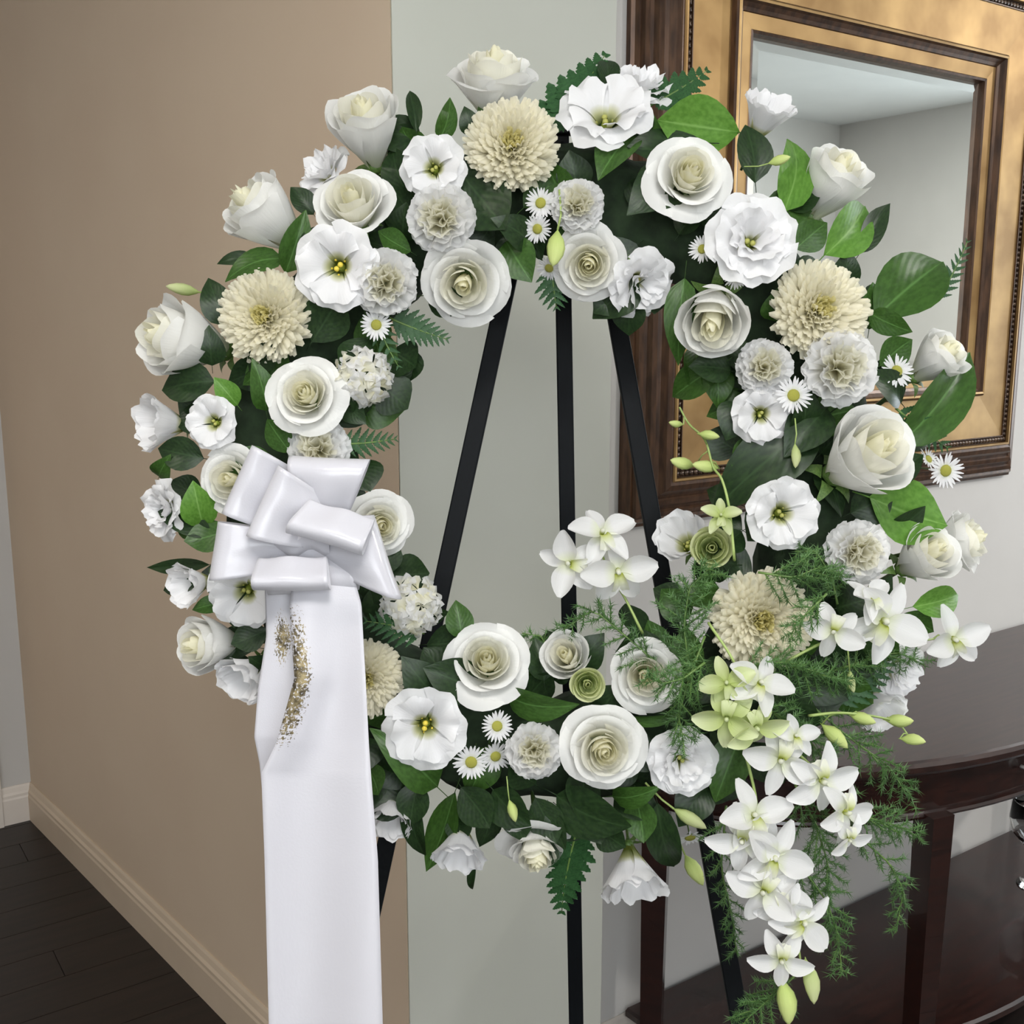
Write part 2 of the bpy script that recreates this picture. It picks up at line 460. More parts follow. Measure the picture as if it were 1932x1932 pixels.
for (a, b, c, d) in ((WIN2[0], WIN2[1], WIN2[2], WIN2[2] + .05), (WIN2[0], WIN2[1], WIN2[3] - .05, WIN2[3]), (WIN2[0], WIN2[0] + .05, WIN2[2], WIN2[3]), (WIN2[1] - .05, WIN2[1], WIN2[2], WIN2[3])):
    fr.box((RIGHT_X + .03, a, c), (RIGHT_X + .10, b, d))
wn = structure('window_2', fr.mesh('window_frame', M['white_paint'], False), 'white framed window in the right hand wall')
obj('pane', box_mesh('pane', (RIGHT_X + .064, WIN2[0] + .05, WIN2[2] + .05), (RIGHT_X + .07, WIN2[1] - .05, WIN2[3] - .05), M['glass']), wn)
wb = MB()
wb.box((LEFT_X - .1, BACK_Y - .12, 0), (WIN[0], BACK_Y, CEIL))
wb.box((WIN[1], BACK_Y - .12, 0), (RIGHT_X + .1, BACK_Y, CEIL))
wb.box((WIN[0], BACK_Y - .12, 0), (WIN[1], BACK_Y, WIN[2]))
wb.box((WIN[0], BACK_Y - .12, WIN[3]), (WIN[1], BACK_Y, CEIL))
structure('wall_back', wb.mesh('wall_back', M['wall'], False), 'pale wall with the window seen in the mirror')
fr = MB()
for (a, b, c, d) in ((WIN[0], WIN[1], WIN[2], WIN[2] + .05), (WIN[0], WIN[1], WIN[3] - .05, WIN[3]), (WIN[0], WIN[0] + .05, WIN[2], WIN[3]),
                     (WIN[1] - .05, WIN[1], WIN[2], WIN[3]), ((WIN[0] + WIN[1]) / 2 - .03, (WIN[0] + WIN[1]) / 2 + .03, WIN[2], WIN[3])):
    fr.box((a, BACK_Y - .10, c), (b, BACK_Y - .03, d))
wn = structure('window_1', fr.mesh('window_frame', M['white_paint'], False), 'white framed window behind the viewer')
for s in (0, 1):
    xm = (WIN[0] + WIN[1]) / 2
    x0, x1 = (WIN[0] + .05, xm - .03) if s == 0 else (xm + .03, WIN[1] - .05)
    obj('pane', box_mesh('pane', (x0, BACK_Y - .07, WIN[2] + .05), (x1, BACK_Y - .064, WIN[3] - .05), M['glass']), wn)

# skirting boards with a moulded top edge
def skirting(name, p0, p1, nrm, mat, label, hgt=0.119, ends=True):
    p0 = Vector((*p0, 0)); p1 = Vector((*p1, 0)); nrm = Vector((*nrm, 0)).normalized()
    prof = [(0, 0), (.015, 0), (.015, .080), (.013, .086), (.013, .094), (.009, .101), (.006, .113), (.003, hgt), (0, hgt)]
    v = []; n = len(prof)
    for p in (p0, p1):
        v += [p + nrm * (d + .0005) + ZZ * h for d, h in prof]
    f = [(i, (i + 1) % n, n + (i + 1) % n, n + i) for i in range(n)] + [tuple(range(n)), tuple(reversed(range(n, 2 * n)))]
    return structure(name, mesh(name, v, f, mat, smooth=False), label)
tdir = (Vector((COLX0, FACE_Y)) - Vector(CORNER)).normalized()
tn = Vector((-abs(tdir.y), -tdir.x)) if True else None
tn = Vector((tdir.y, -tdir.x))
if tn.x > 0: tn = -tn
T0 = Vector(CORNER); T1 = Vector((COLX0, FACE_Y))
skirting('baseboard_beige', T0, T1, tn, M['base_tan'], 'beige painted baseboard along the beige wall')
skirting('baseboard_far', (CORNER[0] - .085, CORNER[1]), (CORNER[0], CORNER[1]), (0, -1), M['base'], 'short white baseboard in the far corner')
skirting('baseboard_pier', (COLX0, FACE_Y), (COLX1, FACE_Y), (0, -1), M['base'], 'white baseboard below the pier')
skirting('baseboard_mirror_side', (COLX1, WALL_Y), (RIGHT_X, WALL_Y), (0, -1), M['base'], 'white baseboard behind the table')
fx0 = CORNER[0] - .175
b = MB()
b.box((fx0, CORNER[1] - .022, 0), (fx0 + .089, CORNER[1], 2.14)); b.box((fx0 - .91, CORNER[1] - .022, 0), (fx0 - .82, CORNER[1], 2.14)); b.box((fx0 - .82, CORNER[1] - .022, 2.05), (fx0, CORNER[1], 2.14))
structure('trim_1', b.mesh('trim_1', M['base'], False), 'white door casing at the far end')
b = MB(); b.box((fx0 - .819, CORNER[1] - .012, .006), (fx0 - .001, CORNER[1] - .001, 2.049))
dr = structure('door_1', b.mesh('door_1', M['base'], False), 'white panelled door at the far end of the passage')
for (z0, z1) in ((.2, .95), (1.1, 1.9)):
    for (x0, x1) in ((-.70, -.46), (-.36, -.12)):
        obj('panel', box_mesh('panel', (fx0 + x0, CORNER[1] - .018, z0), (fx0 + x1, CORNER[1] - .012, z1), M['base']), dr)
b = MB(); b.lathe([(.012, 0), (.012, .03), (.027, .04), (.028, .055), (.016, .065), (.001, .066)], 14, Matrix.Rotation(math.radians(90), 4, 'X'))
obj('door_knob', b.mesh('door_knob', M['gold_dk']), dr, Matrix.Translation((fx0 - .76, CORNER[1] - .012, 1.0)))
skirting('baseboard_far_left', (LEFT_X, CORNER[1]), (fx0 - .91, CORNER[1]), (0, -1), M['base'], 'white baseboard beyond the door')

# ceiling downlights, including the two passage ones added as fill
for (x, y, where), pw, lc in zip(LAMPS, LAMP_POWER, LAMP_COLOR):
    t = thing('ceiling_downlight', 'round recessed ceiling downlight ' + where, 'light', Matrix.Translation((x, y, CEIL)), 'recessed ceiling downlights')
    b = MB(); b.lathe([(0.075, -0.0), (0.105, -0.0), (0.105, -0.006), (0.098, -0.010), (0.075, -0.006)], 28)
    obj('trim_ring', b.mesh('trim_ring', M['white_paint']), t)
    b = MB(); b.lathe([(0.001, -0.003), (0.074, -0.003), (0.074, -0.001), (0.001, -0.001)], 24)
    obj('lens', b.mesh('lens', M['lens']), t)
    a = area('downlight_lamp', (x, y, CEIL - .012), (0, 0, -1), 0.15, 0.15, pw, lc, 'DISK')

t = thing('ceiling_panel_light', 'square flush ceiling light with frosted cover above the viewer', 'light', Matrix.Translation((PANEL[0], PANEL[1], CEIL)))
h_ = PANEL[2] / 2
b = MB()
for (x0, x1, y0, y1) in ((-h_ - .03, h_ + .03, -h_ - .03, -h_), (-h_ - .03, h_ + .03, h_, h_ + .03), (-h_ - .03, -h_, -h_, h_), (h_, h_ + .03, -h_, h_)):
    b.box((x0, y0, -.035), (x1, y1, 0))
obj('rim', b.mesh('rim', M['white_paint'], False), t)
obj('diffuser', box_mesh('diffuser', (-h_, -h_, -.024), (h_, h_, -.004), M['lens']), t)
area('ceiling_panel_lamp', (PANEL[0], PANEL[1], CEIL - .03), (0, 0, -1), PANEL[2], PANEL[2], PANEL[3], (1.0, 0.98, 0.95))

# ------------------------------------------------------------------ the gilt mirror
MX0, MX1, MZ0, MZ1 = 1.270, 2.512, 1.120, 2.268
def sweep_rect(prof, x0, x1, z0, z1, ybase):
    """mitred strip running round a rectangle; prof = (inset, proud of the wall)"""
    v = []; f = []; n = len(prof)
    for (cx, sx, cz, sz) in ((x0, 1, z0, 1), (x1, -1, z0, 1), (x1, -1, z1, -1), (x0, 1, z1, -1)):
        for d, h in prof:
            v.append((cx + sx * d, ybase - h, cz + sz * d))
    for s in range(4):
        t = (s + 1) % 4
        for i in range(n - 1):
            f.append((s * n + i, t * n + i, t * n + i + 1, s * n + i + 1))
    return v, f
wm = thing('wall_mirror', 'large gold framed mirror hanging on the wall above the dark table', 'mirror', Matrix.Translation((0, 0, 0)))
def frame_part(name, prof, mat, label=None):
    v, f = sweep_rect(prof, MX0, MX1, MZ0, MZ1, WALL_Y)
    return obj(name, mesh(name, v, f, mat, smooth=False), wm, label=label)
rib = [(0, .001), (0, .012), (.006, .016), (.010, .022), (.016, .021), (.019, .028), (.027, .031), (.030, .027), (.036, .030), (.041, .039), (.050, .042),
       (.053, .038), (.060, .042), (.068, .053), (.078, .056), (.084, .055)]
frame_part('outer_moulding', rib, M['brown'], 'dark brown ribbed outer moulding')
frame_part('outer_fillet', [(.084, .055), (.086, .058), (.090, .058), (.091, .052)], M['gold'])
frame_part('bead_channel', [(.091, .052), (.091, .047), (.105, .047), (.105, .052), (.107, .052), (.107, .049)], M['brown'])
frame_part('flat_panel', [(.107, .049), (.203, .046)], M['gold'], 'broad flat gold leaf panel')
frame_part('step_moulding', [(.203, .046), (.205, .056), (.208, .060)], M['brown'], 'dark raised step moulding')
frame_part('step_fillet', [(.208, .060), (.210, .062), (.214, .061)], M['gold'])
frame_part('step_cove', [(.214, .061), (.217, .055), (.224, .050), (.230, .047), (.231, .044)], M['brown'])
frame_part('inner_panel', [(.231, .044), (.257, .042)], M['gold'], 'narrow flat gold inner slip')
frame_part('inner_lip', [(.257, .042), (.259, .044), (.263, .042), (.266, .029)], M['brown'])
# rope of small beads
bb = MB()
def bead_ring():
    d = .098; r = .0062
    path = [((MX0 + d), (MZ0 + d)), ((MX1 - d), (MZ0 + d)), ((MX1 - d), (MZ1 - d)), ((MX0 + d), (MZ1 - d))]
    for s in range(4):
        a = Vector(path[s]); b = Vector(path[(s + 1) % 4]); L = (b - a).length; n = int(L / .0115)
        for i in range(n):
            c = a.lerp(b, i / n)
            p = Vector((c.x, WALL_Y - .048, c.y))
            vs = [p + Vector((r, 0, 0)), p + Vector((0, 0, r)), p + Vector((-r, 0, 0)), p + Vector((0, 0, -r)), p + Vector((0, -r, 0))]
            ds = [p + Vector((r * .7, -r * .6, r * .7)), p + Vector((-r * .7, -r * .6, r * .7)), p + Vector((-r * .7, -r * .6, -r * .7)), p + Vector((r * .7, -r * .6, -r * .7))]
            bb.add(vs + ds, [(0, 5, 4), (5, 1, 4), (1, 6, 4), (6, 2, 4), (2, 7, 4), (7, 3, 4), (3, 8, 4), (8, 0, 4), (0, 1, 5), (1, 2, 6), (2, 3, 7), (3, 0, 8)])
bead_ring()
obj('beading', bb.mesh('beading', M['bead']), wm, kind='stuff', label='row of tiny dark beads')
GX0, GX1, GZ0, GZ1 = MX0 + .264, MX1 - .264, MZ0 + .264, MZ1 - .264
bv, bf = sweep_rect([(.264, .0285), (.288, .032)], MX0, MX1, MZ0, MZ1, WALL_Y)
obj('bevel', mesh('bevel', bv, bf, M['mirror'], smooth=False), wm, label='bevelled rim of the mirror glass')
e = .0238
obj('mirror_glass', mesh('mirror_glass', [(GX0 + e, WALL_Y - .032, GZ0 + e), (GX1 - e, WALL_Y - .032, GZ0 + e), (GX1 - e, WALL_Y - .032, GZ1 - e), (GX0 + e, WALL_Y - .032, GZ1 - e)],
                         [(0, 1, 2, 3)], M['mirror'], smooth=False), wm, label='clear mirror glass')
obj('backing', box_mesh('backing', (MX0 + .01, WALL_Y - .010, MZ0 + .01), (MX1 - .01, WALL_Y - .0005, MZ1 - .01), M['brown']), wm)

# ------------------------------------------------------------------ the half-round table
TCX, TA, TB, TOPZ = 2.01, 0.735, 0.473, 0.72
YB = WALL_Y - .016
def demi(ea, eb, n=40):
    """half ellipse outline from the left end round the front to the right end"""
    return [(TCX - (TA + ea) * math.cos(math.pi * i / n), YB - (TB - .016 + eb) * math.sin(math.pi * i / n)) for i in range(n + 1)]
def demi_slab(prof, n=40):
    """solid of half-round outline; prof = (outset, z) from the bottom up"""
    v = []; f = []
    m = n + 1
    for d, z in prof:
        v += [(x, y, z) for x, y in demi(d, d, n)]
    for k in range(len(prof) - 1):
        for i in range(n):
            f.append((k * m + i, k * m + i + 1, (k + 1) * m + i + 1, (k + 1) * m + i))
        f.append((k * m + n, k * m, (k + 1) * m, (k + 1) * m + n))
    f.append(tuple(reversed(range(m)))); f.append(tuple(range((len(prof) - 1) * m, len(prof) * m)))
    return v, f
tb = thing('console_table', 'dark mahogany half round console table standing below the mirror', 'table', Matrix.Translation((0, 0, 0)))
def tpart(name, prof, mat, sm=False):
    v, f = demi_slab(prof); return obj(name, mesh(name, v, f, mat, smooth=sm), tb)
tpart('table_top', [(-.006, .690), (.0, .694), (.004, .700), (.004, .710), (.0, .717), (-.005, .720)], M['mahog_top'])
tpart('apron', [(-.035, .600), (-.035, .690)], M['mahog'])
tpart('apron_bead', [(-.032, .592), (-.026, .594), (-.024, .599), (-.026, .604), (-.032, .606)], M['mahog'])
tpart('lower_shelf', [(-.030, .120), (-.024, .124), (-.024, .136), (-.030, .140)], M['mahog'])
for ang in (5, 64, 116, 175):
    a = math.radians(ang)
    lx = TCX - (TA - .035) * math.cos(a); ly = YB - .028 - (TB - .075) * math.sin(a)
    rot = Matrix.Rotation(-math.atan2(math.cos(a) * TB, math.sin(a) * TA) * 0.6, 4, 'Z')
    b = MB(); b.box((-.025, -.025, 0), (.025, .025, .60))
    for q in b.v:
        if q.z < .01: q.x *= .75; q.y *= .75
    o = obj('leg', b.mesh('leg', M['mahog'], False), tb, Matrix.Translation((lx, ly, .004)) @ rot)
# drawer knob on the apron
kp = Vector((TCX - (TA - .035) * math.cos(math.radians(83)), YB - (TB - .051) * math.sin(math.radians(83)), .650))
b = MB(); b.lathe([(.004, 0), (.004, .010), (.010, .014), (.011, .020), (.007, .025), (.001, .026)], 14, Matrix.Rotation(math.radians(90), 4, 'X'))
obj('knob', b.mesh('knob', M['white_paint']), tb, Matrix.Translation(kp), label='small pale knob')
# footed glass on the lower shelf
gj = thing('glass_goblet', 'clear footed glass on the lower shelf of the table', 'glass', Matrix.Translation((2.43, 1.30, .1402)))
b = MB(); b.lathe([(.036, 0), (.036, .004), (.012, .014), (.008, .08), (.030, .105), (.056, .135), (.064, .170), (.058, .215), (.055, .215), (.060, .170), (.052, .138), (.026, .110), (.002, .104)], 28)
obj('bowl', b.mesh('bowl', M['glass']), gj)

# ------------------------------------------------------------------ the easel
WD = 1.15                           # distance of the wreath from the viewer
PXM = WD / FPX
RCX, RCY = 1042.0, 890.0            # where the wreath's centre is seen
LEGD = WD + 0.095
def down_to_floor(p, d):
    return p + d * ((0.006 - p.z) / d.z)
ez = thing('easel', 'tall dark wooden tripod easel carrying the flower wreath', 'easel', Matrix.Translation((0, 0, 0)))
def slat(name, p0, p1, wdt, thk, wdir):
    t = (p1 - p0).normalized()
    a = (wdir - t * wdir.dot(t)).normalized(); n = t.cross(a)
    v = []
    for p in (p0, p1):
        for sa, sn in ((-1, -1), (1, -1), (1, 1), (-1, 1)):
            v.append(p + a * sa * wdt / 2 + n * sn * thk / 2)
    o = obj(name, mesh(name, v, [(3, 2, 1, 0), (4, 5, 6, 7), (0, 1, 5, 4), (1, 2, 6, 5), (2, 3, 7, 6), (3, 0, 4, 7)], M['easel'], smooth=False), ez)
    return bevel(o, .0015)
a0 = at(1028, 205, LEGD); a1 = at(830, 1124, LEGD - .004); slat('leg', a0, down_to_floor(a0, (a1 - a0)), .0205, .012, RT)
a0 = at(1094, 205, LEGD); a1 = at(1248, 1084, LEGD - .004); slat('leg', a0, down_to_floor(a0, (a1 - a0)), .0205, .012, RT)
a0 = at(1057, 215, LEGD + .012); a1 = at(1087, 1930, LEGD + .20); slat('leg', a0, down_to_floor(a0, (a1 - a0)), .0190, .012, RT)
q0 = at(1000, 230, LEGD + .010); q1 = at(1122, 230, LEGD + .010); slat('head_block', q0, q1, .030, .012, UP)
q0 = at(1035, 250, LEGD - .002); q1 = at(1035, 330, LEGD - .05)
b = MB(); b.tube([at(1061, 270, LEGD + .004), at(1061, 300, LEGD - .02), at(1061, 330, LEGD - .045), at(1061, 318, LEGD - .06), at(1061, 300, LEGD - .062)], .0025, 6)
obj('hook', b.mesh('hook', M['easel']), ez)

# ------------------------------------------------------------------ flower models (about one unit across, facing +Z, heart at the origin)
def one(name, fn, nu, nv, mat):
    b = MB(); b.grid(fn, nu, nv); return b.mesh(name, mat)

GA = 2.39996
def stalk(z0, z1, r0=.03, r1=.045, sep=5, seplen=.22):
    """green stalk with sepals under the head"""
    b = MB()
    b.lathe([(r0, z1), (r0, z0 - .05), (r1, z0 - .02), (r1 * 2.2, z0 + .03), (r1 * 2.0, z0 + .09), (.01, z0 + .12)], 8)
    for k in range(sep):
        a = 2 * math.pi * k / sep + .3
        def fn(u, v, a=a):
            wd = .055 * (1 - v) ** .7 + .002
            r = r1 * 2.0 + seplen * .75 * v; z = z0 + .02 + seplen * .25 * v - .12 * v * v
            c, s = math.cos(a), math.sin(a)
            return Vector((c * r - s * wd * u, s * r + c * wd * u, z))
        b.grid(fn, 2, 4)
    return b.mesh('calyx', M['stem'])

def rose_spec(seed, O, tall=1.0, green=False, inner=2):
    """O = how far open; petals in whorls from the tight heart outwards"""
    rr = random.Random(seed)
    parts = []
    zb = -.36
    wh = [(2, .030, 105, .68, 0.0), (3, .062, 82, .69, .0), (3, .100, 74, .68, .0)]
    if inner > 2: wh.append((4, .138, 66, .66, .0))
    wh += [(4, .182, 60, .625, .008), (5, .230, 54, .575, .035)]
    if O > .3: wh.append((5, .278, 52, .50, .095))
    if O > .5: wh.append((5, .316, 52, .40, .185))
    nw = len(wh)
    for w_i, (n, r, hf, hg, fl) in enumerate(wh):
        q = w_i / (nw - 1)
        off = rr.uniform(0, 6.28)
        for k in range(n):
            phi = off + k * 2 * math.pi / n + rr.uniform(-.12, .12)
            half = math.radians(hf * rr.uniform(.92, 1.1)); r_ = r * lerp(.92, 1.0, O) * rr.uniform(.95, 1.05)
            hgt = lerp(hg, .58, 1 - O if O < 1 else 0) * tall * rr.uniform(.96, 1.04); fl_ = fl * O * rr.uniform(.8, 1.2)
            ph = rr.uniform(0, 6.28); pt = rr.uniform(.3, 1.0); dent = rr.uniform(-.35, .35); tw = .14 * (1 - .5 * q)
            ed = .075 * q * q * O * rr.uniform(.5, 1.3)
            def fn(u, v):
                a = phi + u * half * (.25 + .75 * v ** .5)
                vv = v * (1 - .20 * abs(u) ** 2.4)
                rho = r_ * (.24 + .76 * math.sin(min(1, vv * 1.15) * math.pi / 2) ** .9) * (1 + tw * u)
                rho -= .045 * (1 - q) * (w_i > 0) * vv ** 5
                rho += fl_ * vv ** 2.6 + ed * abs(u - dent) ** 3 * vv ** 2
                z = zb + hgt * vv ** .85 - fl_ * .55 * vv ** 5 + .020 * math.sin(3.6 * u + ph) * vv ** 4 * (.2 + q)
                z += .035 * pt * q * max(0, 1 - 1.6 * abs(u - dent)) ** 2 * vv ** 6
                roll = max(0, vv - .80) / .20
                rho += .040 * roll ** 1.5 * q * (.35 + O * .65); z -= .030 * roll ** 3 * q
                return Vector((rho * math.cos(a), rho * math.sin(a), z))
            mt = M['rosebud_green'] if green else (M['rose_in'] if q < .45 else M['rose_mid'] if q < .75 else M['rose_out'])
            parts.append(('petal', one('rose_petal', fn, 10, 10, mt), None))
    parts.append(('calyx', stalk(zb - .02, -.95), None))
    return parts

def lis_spec(seed, bell=0.0, double=False, yellow=False):
    rr = random.Random(seed); parts = []
    zb = -.40
    def petal(phi, R, z1, half, flare, mt):
        ph = rr.uniform(0, 6.28); ph2 = rr.uniform(0, 6.28); amp = rr.uniform(.030, .060); k1 = rr.uniform(5, 8); tilt = rr.uniform(-.04, .04)
        def fn(u, v):
            a = phi + u * half * (.5 + .5 * v)
            vv = v * (1 - .10 * abs(u) ** 3)
            rho = R * (.09 + .91 * vv ** lerp(1.25, .75, bell)) + .018 * math.sin(9 * u + ph2) * vv ** 6
            rho *= 1 + .09 * u
            z = zb + z1 * vv ** lerp(.55, .9, bell) - flare * vv ** 4 + amp * math.sin(k1 * u + ph) * vv ** 5 + .014 * math.sin(15 * u + ph2) * vv ** 8 + tilt * vv * vv + .02 * abs(u) ** 2 * vv
            return Vector((rho * math.cos(a), rho * math.sin(a), z))
        parts.append(('petal', one('lisianthus_petal', fn, 14, 9, mt), None))
    n = 5
    for k in range(n):
        petal(k * 2 * math.pi / n + rr.uniform(-.1, .1), lerp(.5, .44, bell), lerp(.50, .80, bell), math.radians(50), lerp(.13, -.02, bell) + rr.uniform(-.03, .03), M['lis'])
    for k in range(4 if not double else 5):
        petal(k * 2 * math.pi / (4 if not double else 5) + .6, lerp(.42, .36, bell) + rr.uniform(-.03, .02), lerp(.52, .78, bell), math.radians(48), lerp(.05, -.04, bell) + rr.uniform(-.03, .03), M['lis_in'])
    if double:
        for k in range(5):
            petal(k * 2 * math.pi / 5 + .2, .29 + rr.uniform(-.04, .03), .52, math.radians(46), -.02 + rr.uniform(-.03, .03), M['lis_in'])
        for k in range(3):
            petal(k * 2.1 + .9, .17, .48, math.radians(60), -.05, M['lis_in'])
    b = MB(); b.lathe([(.03, zb), (.055, zb + .05), (.06, zb + .12), (.035, zb + .20), (.02, zb + .24)], 10)
    parts.append(('pistil', b.mesh('pistil', M['pistil']), None))
    b = MB()
    for s in (-1, 1):
        b.lathe([(.002, -.02), (.028, -.012), (.034, .01), (.02, .03), (.002, .034)], 8, Matrix.Translation((s * .03, 0, zb + .26)) @ Matrix.Rotation(s * .5, 4, 'Y'))
    for k in range(5):
        a = k * 1.2566
        b.lathe([(.002, -.03), (.014, -.02), (.014, .02), (.002, .03)], 6, Matrix.Translation((.09 * math.cos(a), .09 * math.sin(a), zb + .20)))
    parts.append(('stigma', b.mesh('stigma', M['stigma' if yellow else 'stigma_olive']), None))
    parts.append(('calyx', stalk(zb - .02, -.95, .025, .035, 5, .28), None))
    return parts

def carnation_spec(seed):
    rr = random.Random(seed); parts = []
    for (n, el, L, mt) in ((10, 4, .47, 'carn'), (9, 22, .46, 'carn'), (9, 40, .43, 'carn'), (7, 57, .41, 'carn_in'), (5, 72, .39, 'carn_in'), (3, 84, .36, 'carn_in')):
        off = rr.uniform(0, 6)
        for k in range(n):
            a = off + k * 2 * math.pi / n + rr.uniform(-.12, .12)
            e = math.radians(el + rr.uniform(-8, 8))
            d = Vector((math.cos(e) * math.cos(a), math.cos(e) * math.sin(a), math.sin(e)))
            t = Vector((-math.sin(a), math.cos(a), 0)).lerp(Vector((rr.uniform(-.3, .3), rr.uniform(-.3, .3), rr.uniform(-.3, .3))), .15).normalized()
            nn = d.cross(t); f1 = rr.uniform(4.5, 7.5); p1 = rr.uniform(0, 6); LL = L * rr.uniform(.93, 1.06); wd = .20 * rr.uniform(.9, 1.15); up = rr.uniform(.03, .10)
            def fn(u, v):
                saw = .05 * abs(((u * 4.5 + p1) % 1.0) - .5) * 2 * v ** 6
                p = Vector((0, 0, -.16)) + d * LL * (v * (1 - .12 * u * u) - saw * .9) + t * wd * u * (.12 + .88 * v ** 1.2)
                p += nn * (-.045 * math.sin(f1 * u + p1) * v ** 2.2) + Vector((0, 0, up * v ** 3))
                return p
            parts.append(('petal', one('carnation_petal', fn, 13, 5, M[mt]), None))
    b = MB(); b.lathe([(.03, -.9), (.03, -.42), (.09, -.38), (.11, -.2), (.13, -.12)], 9)
    parts.append(('calyx', b.mesh('calyx', M['stem']), None))
    return parts

def mum_spec(seed):
    rr = random.Random(seed); parts = []
    N = 380
    mb = MB(); ctr = MB()
    for i in range(N):
        q = i / N
        a = i * GA + rr.uniform(-.08, .08)
        el = math.radians(lerp(84, -22, q ** .72)) + rr.uniform(-.07, .07)
        L = lerp(.17, .50, q ** .55) * rr.uniform(.92, 1.06)
        d = Vector((math.cos(el) * math.cos(a), math.cos(el) * math.sin(a), math.sin(el) * .78))
        t = Vector((-math.sin(a), math.cos(a), 0)); rad = Vector((math.cos(a), math.sin(a), 0))
        nn = t.cross(d).normalized(); wd = lerp(.015, .030, q ** .5) * rr.uniform(.85, 1.15)
        inc = lerp(.02, .13, q) * rr.uniform(.6, 1.4); sw = rr.uniform(-.035, .035)
        def fn(u, v):
            w_ = wd * (.55 + .75 * math.sin(min(1.0, v * 1.05) * 2.2)) * (1 - .55 * max(0, v - .8) / .2)
            p = Vector((0, 0, -.10)) + d * L * v + Vector((0, 0, inc * v * v)) - rad * (.10 * max(0, v - .62) ** 1.5) * (1 + q)
            p += t * (w_ * u + sw * v * v) + nn * (abs(u) ** 1.5 * w_ * .8)
            return p
        (ctr if q < .10 else mb).grid(fn, 4, 5)
    parts.append(('petals', mb.mesh('chrysanthemum_petals', M['mum']), 'stuff'))
    parts.append(('heart', ctr.mesh('chrysanthemum_heart', M['mum_c']), 'stuff'))
    b = MB(); b.lathe([(.03, -.9), (.03, -.36), (.16, -.30), (.24, -.20), (.05, -.12)], 10)
    parts.append(('calyx', b.mesh('calyx', M['stem']), None))
    return parts

def daisy_spec(seed):
    rr = random.Random(seed); mb = MB()
    n = 24
    for k in range(n):
        a = 2 * math.pi * k / n + rr.uniform(-.05, .05); L = .5 * rr.uniform(.88, 1.03); lift = rr.uniform(-.05, .09); wd = .042 * rr.uniform(.8, 1.15)
        c, s = math.cos(a), math.sin(a)
        def fn(u, v):
            w_ = wd * (.6 + .4 * math.sin(v * 3.0)) * (1 - .5 * max(0, v - .8) / .2) ; r = .10 + (L - .10) * v
            return Vector((c * r - s * w_ * u, s * r + c * w_ * u, lift * v + .03 * v * v - .012 * u * u))
        mb.grid(fn, 2, 4)
    parts = [('ray_petals', mb.mesh('daisy_rays', M['daisy']), 'stuff')]
    b = MB(); b.lathe([(.15, -.04), (.165, .01), (.15, .045), (.10, .07), (.04, .08), (.002, .08)], 14)
    parts.append(('disc', b.mesh('daisy_disc', M['disc']), None))
    b = MB(); b.lathe([(.022, -1.6), (.022, -.14), (.09, -.10), (.15, -.03)], 7)
    parts.append(('calyx', b.mesh('calyx', M['stem']), None))
    return parts

def cluster_spec(seed):
    """spike of many small ruffled white florets"""
    rr = random.Random(seed); parts = []
    for k in range(12):
        q = k / 11
        a = k * GA; el = lerp(80, 5, q ** .8) * math.pi / 180
        c = Vector((math.cos(el) * math.cos(a), math.cos(el) * math.sin(a), math.sin(el) * .8)) * .33
        mb = MB(); nrm = c.normalized(); X = nrm.orthogonal().normalized(); Y = nrm.cross(X)
        for j in range(5):
            b0 = j * 1.2566 + rr.uniform(-.2, .2); ph = rr.uniform(0, 6)
            def fn(u, v):
                aa = b0 + u * .66 * (.4 + .6 * v); r = .23 * v ** .9 * (1 - .1 * u * u)
                return c + (X * math.cos(aa) + Y * math.sin(aa)) * r + nrm * (.05 * v ** .6 - .03 * v ** 3 + .035 * math.sin(6 * u + ph) * v ** 2)
            mb.grid(fn, 6, 4)
        parts.append(('floret', mb.mesh('floret', M['carn'] if k % 4 else M['carn_in']), None))
    b = MB(); b.lathe([(.03, -.9), (.03, -.3), (.10, -.1), (.02, .1)], 8)
    parts.append(('stem', b.mesh('stem', M['stem']), None))
    return parts

def flat_petal(L, wd, cup, bend, mat, name='orchid_petal', wave=0.0):
    def fn(u, v):
        w_ = wd * (math.sin(math.pi * (v ** .85) * .93 + .10)) ** .75
        return Vector((w_ * u, L * v, bend * v * v + cup * u * u * w_ * 2 + wave * math.sin(5 * u + 4 * v) * v))
    return one(name, fn, 8, 8, mat)
ORC = {}
for key, mt in (('w', 'orchid'), ('g', 'orchid_green')):
    ORC[key] = [flat_petal(.52, .185, .35, .03, M[mt]), flat_petal(.52, .125, .3, -.03, M[mt]), flat_petal(.48, .145, .3, -.10, M[mt])]
def lip_mesh(mt):
    b = MB()
    def fn(u, v):
        a = u * 1.9 * (1 - .45 * v); r = .055 + .085 * v ** 1.4
        return Vector((r * math.sin(a), -.03 - .26 * v ** 1.2 + r * .15, .05 + .14 * v ** .6 - .12 * v ** 3 - r * math.cos(a) * .8 + .012 * math.sin(9 * u) * v ** 3))
    b.grid(fn, 12, 8)
    b.tube([(0, .02, .0), (0, .01, .08), (0, -.02, .13)], [.035, .04, .025], 8)
    b.tube([(0, .0, .0), (0, -.03, -.12), (0, -.02, -.3)], [.03, .018, .012], 6)
    return b.mesh('orchid_lip', mt)
LIP = {'w': lip_mesh(M['lip']), 'g': lip_mesh(M['orchid_green'])}
BUDM = None
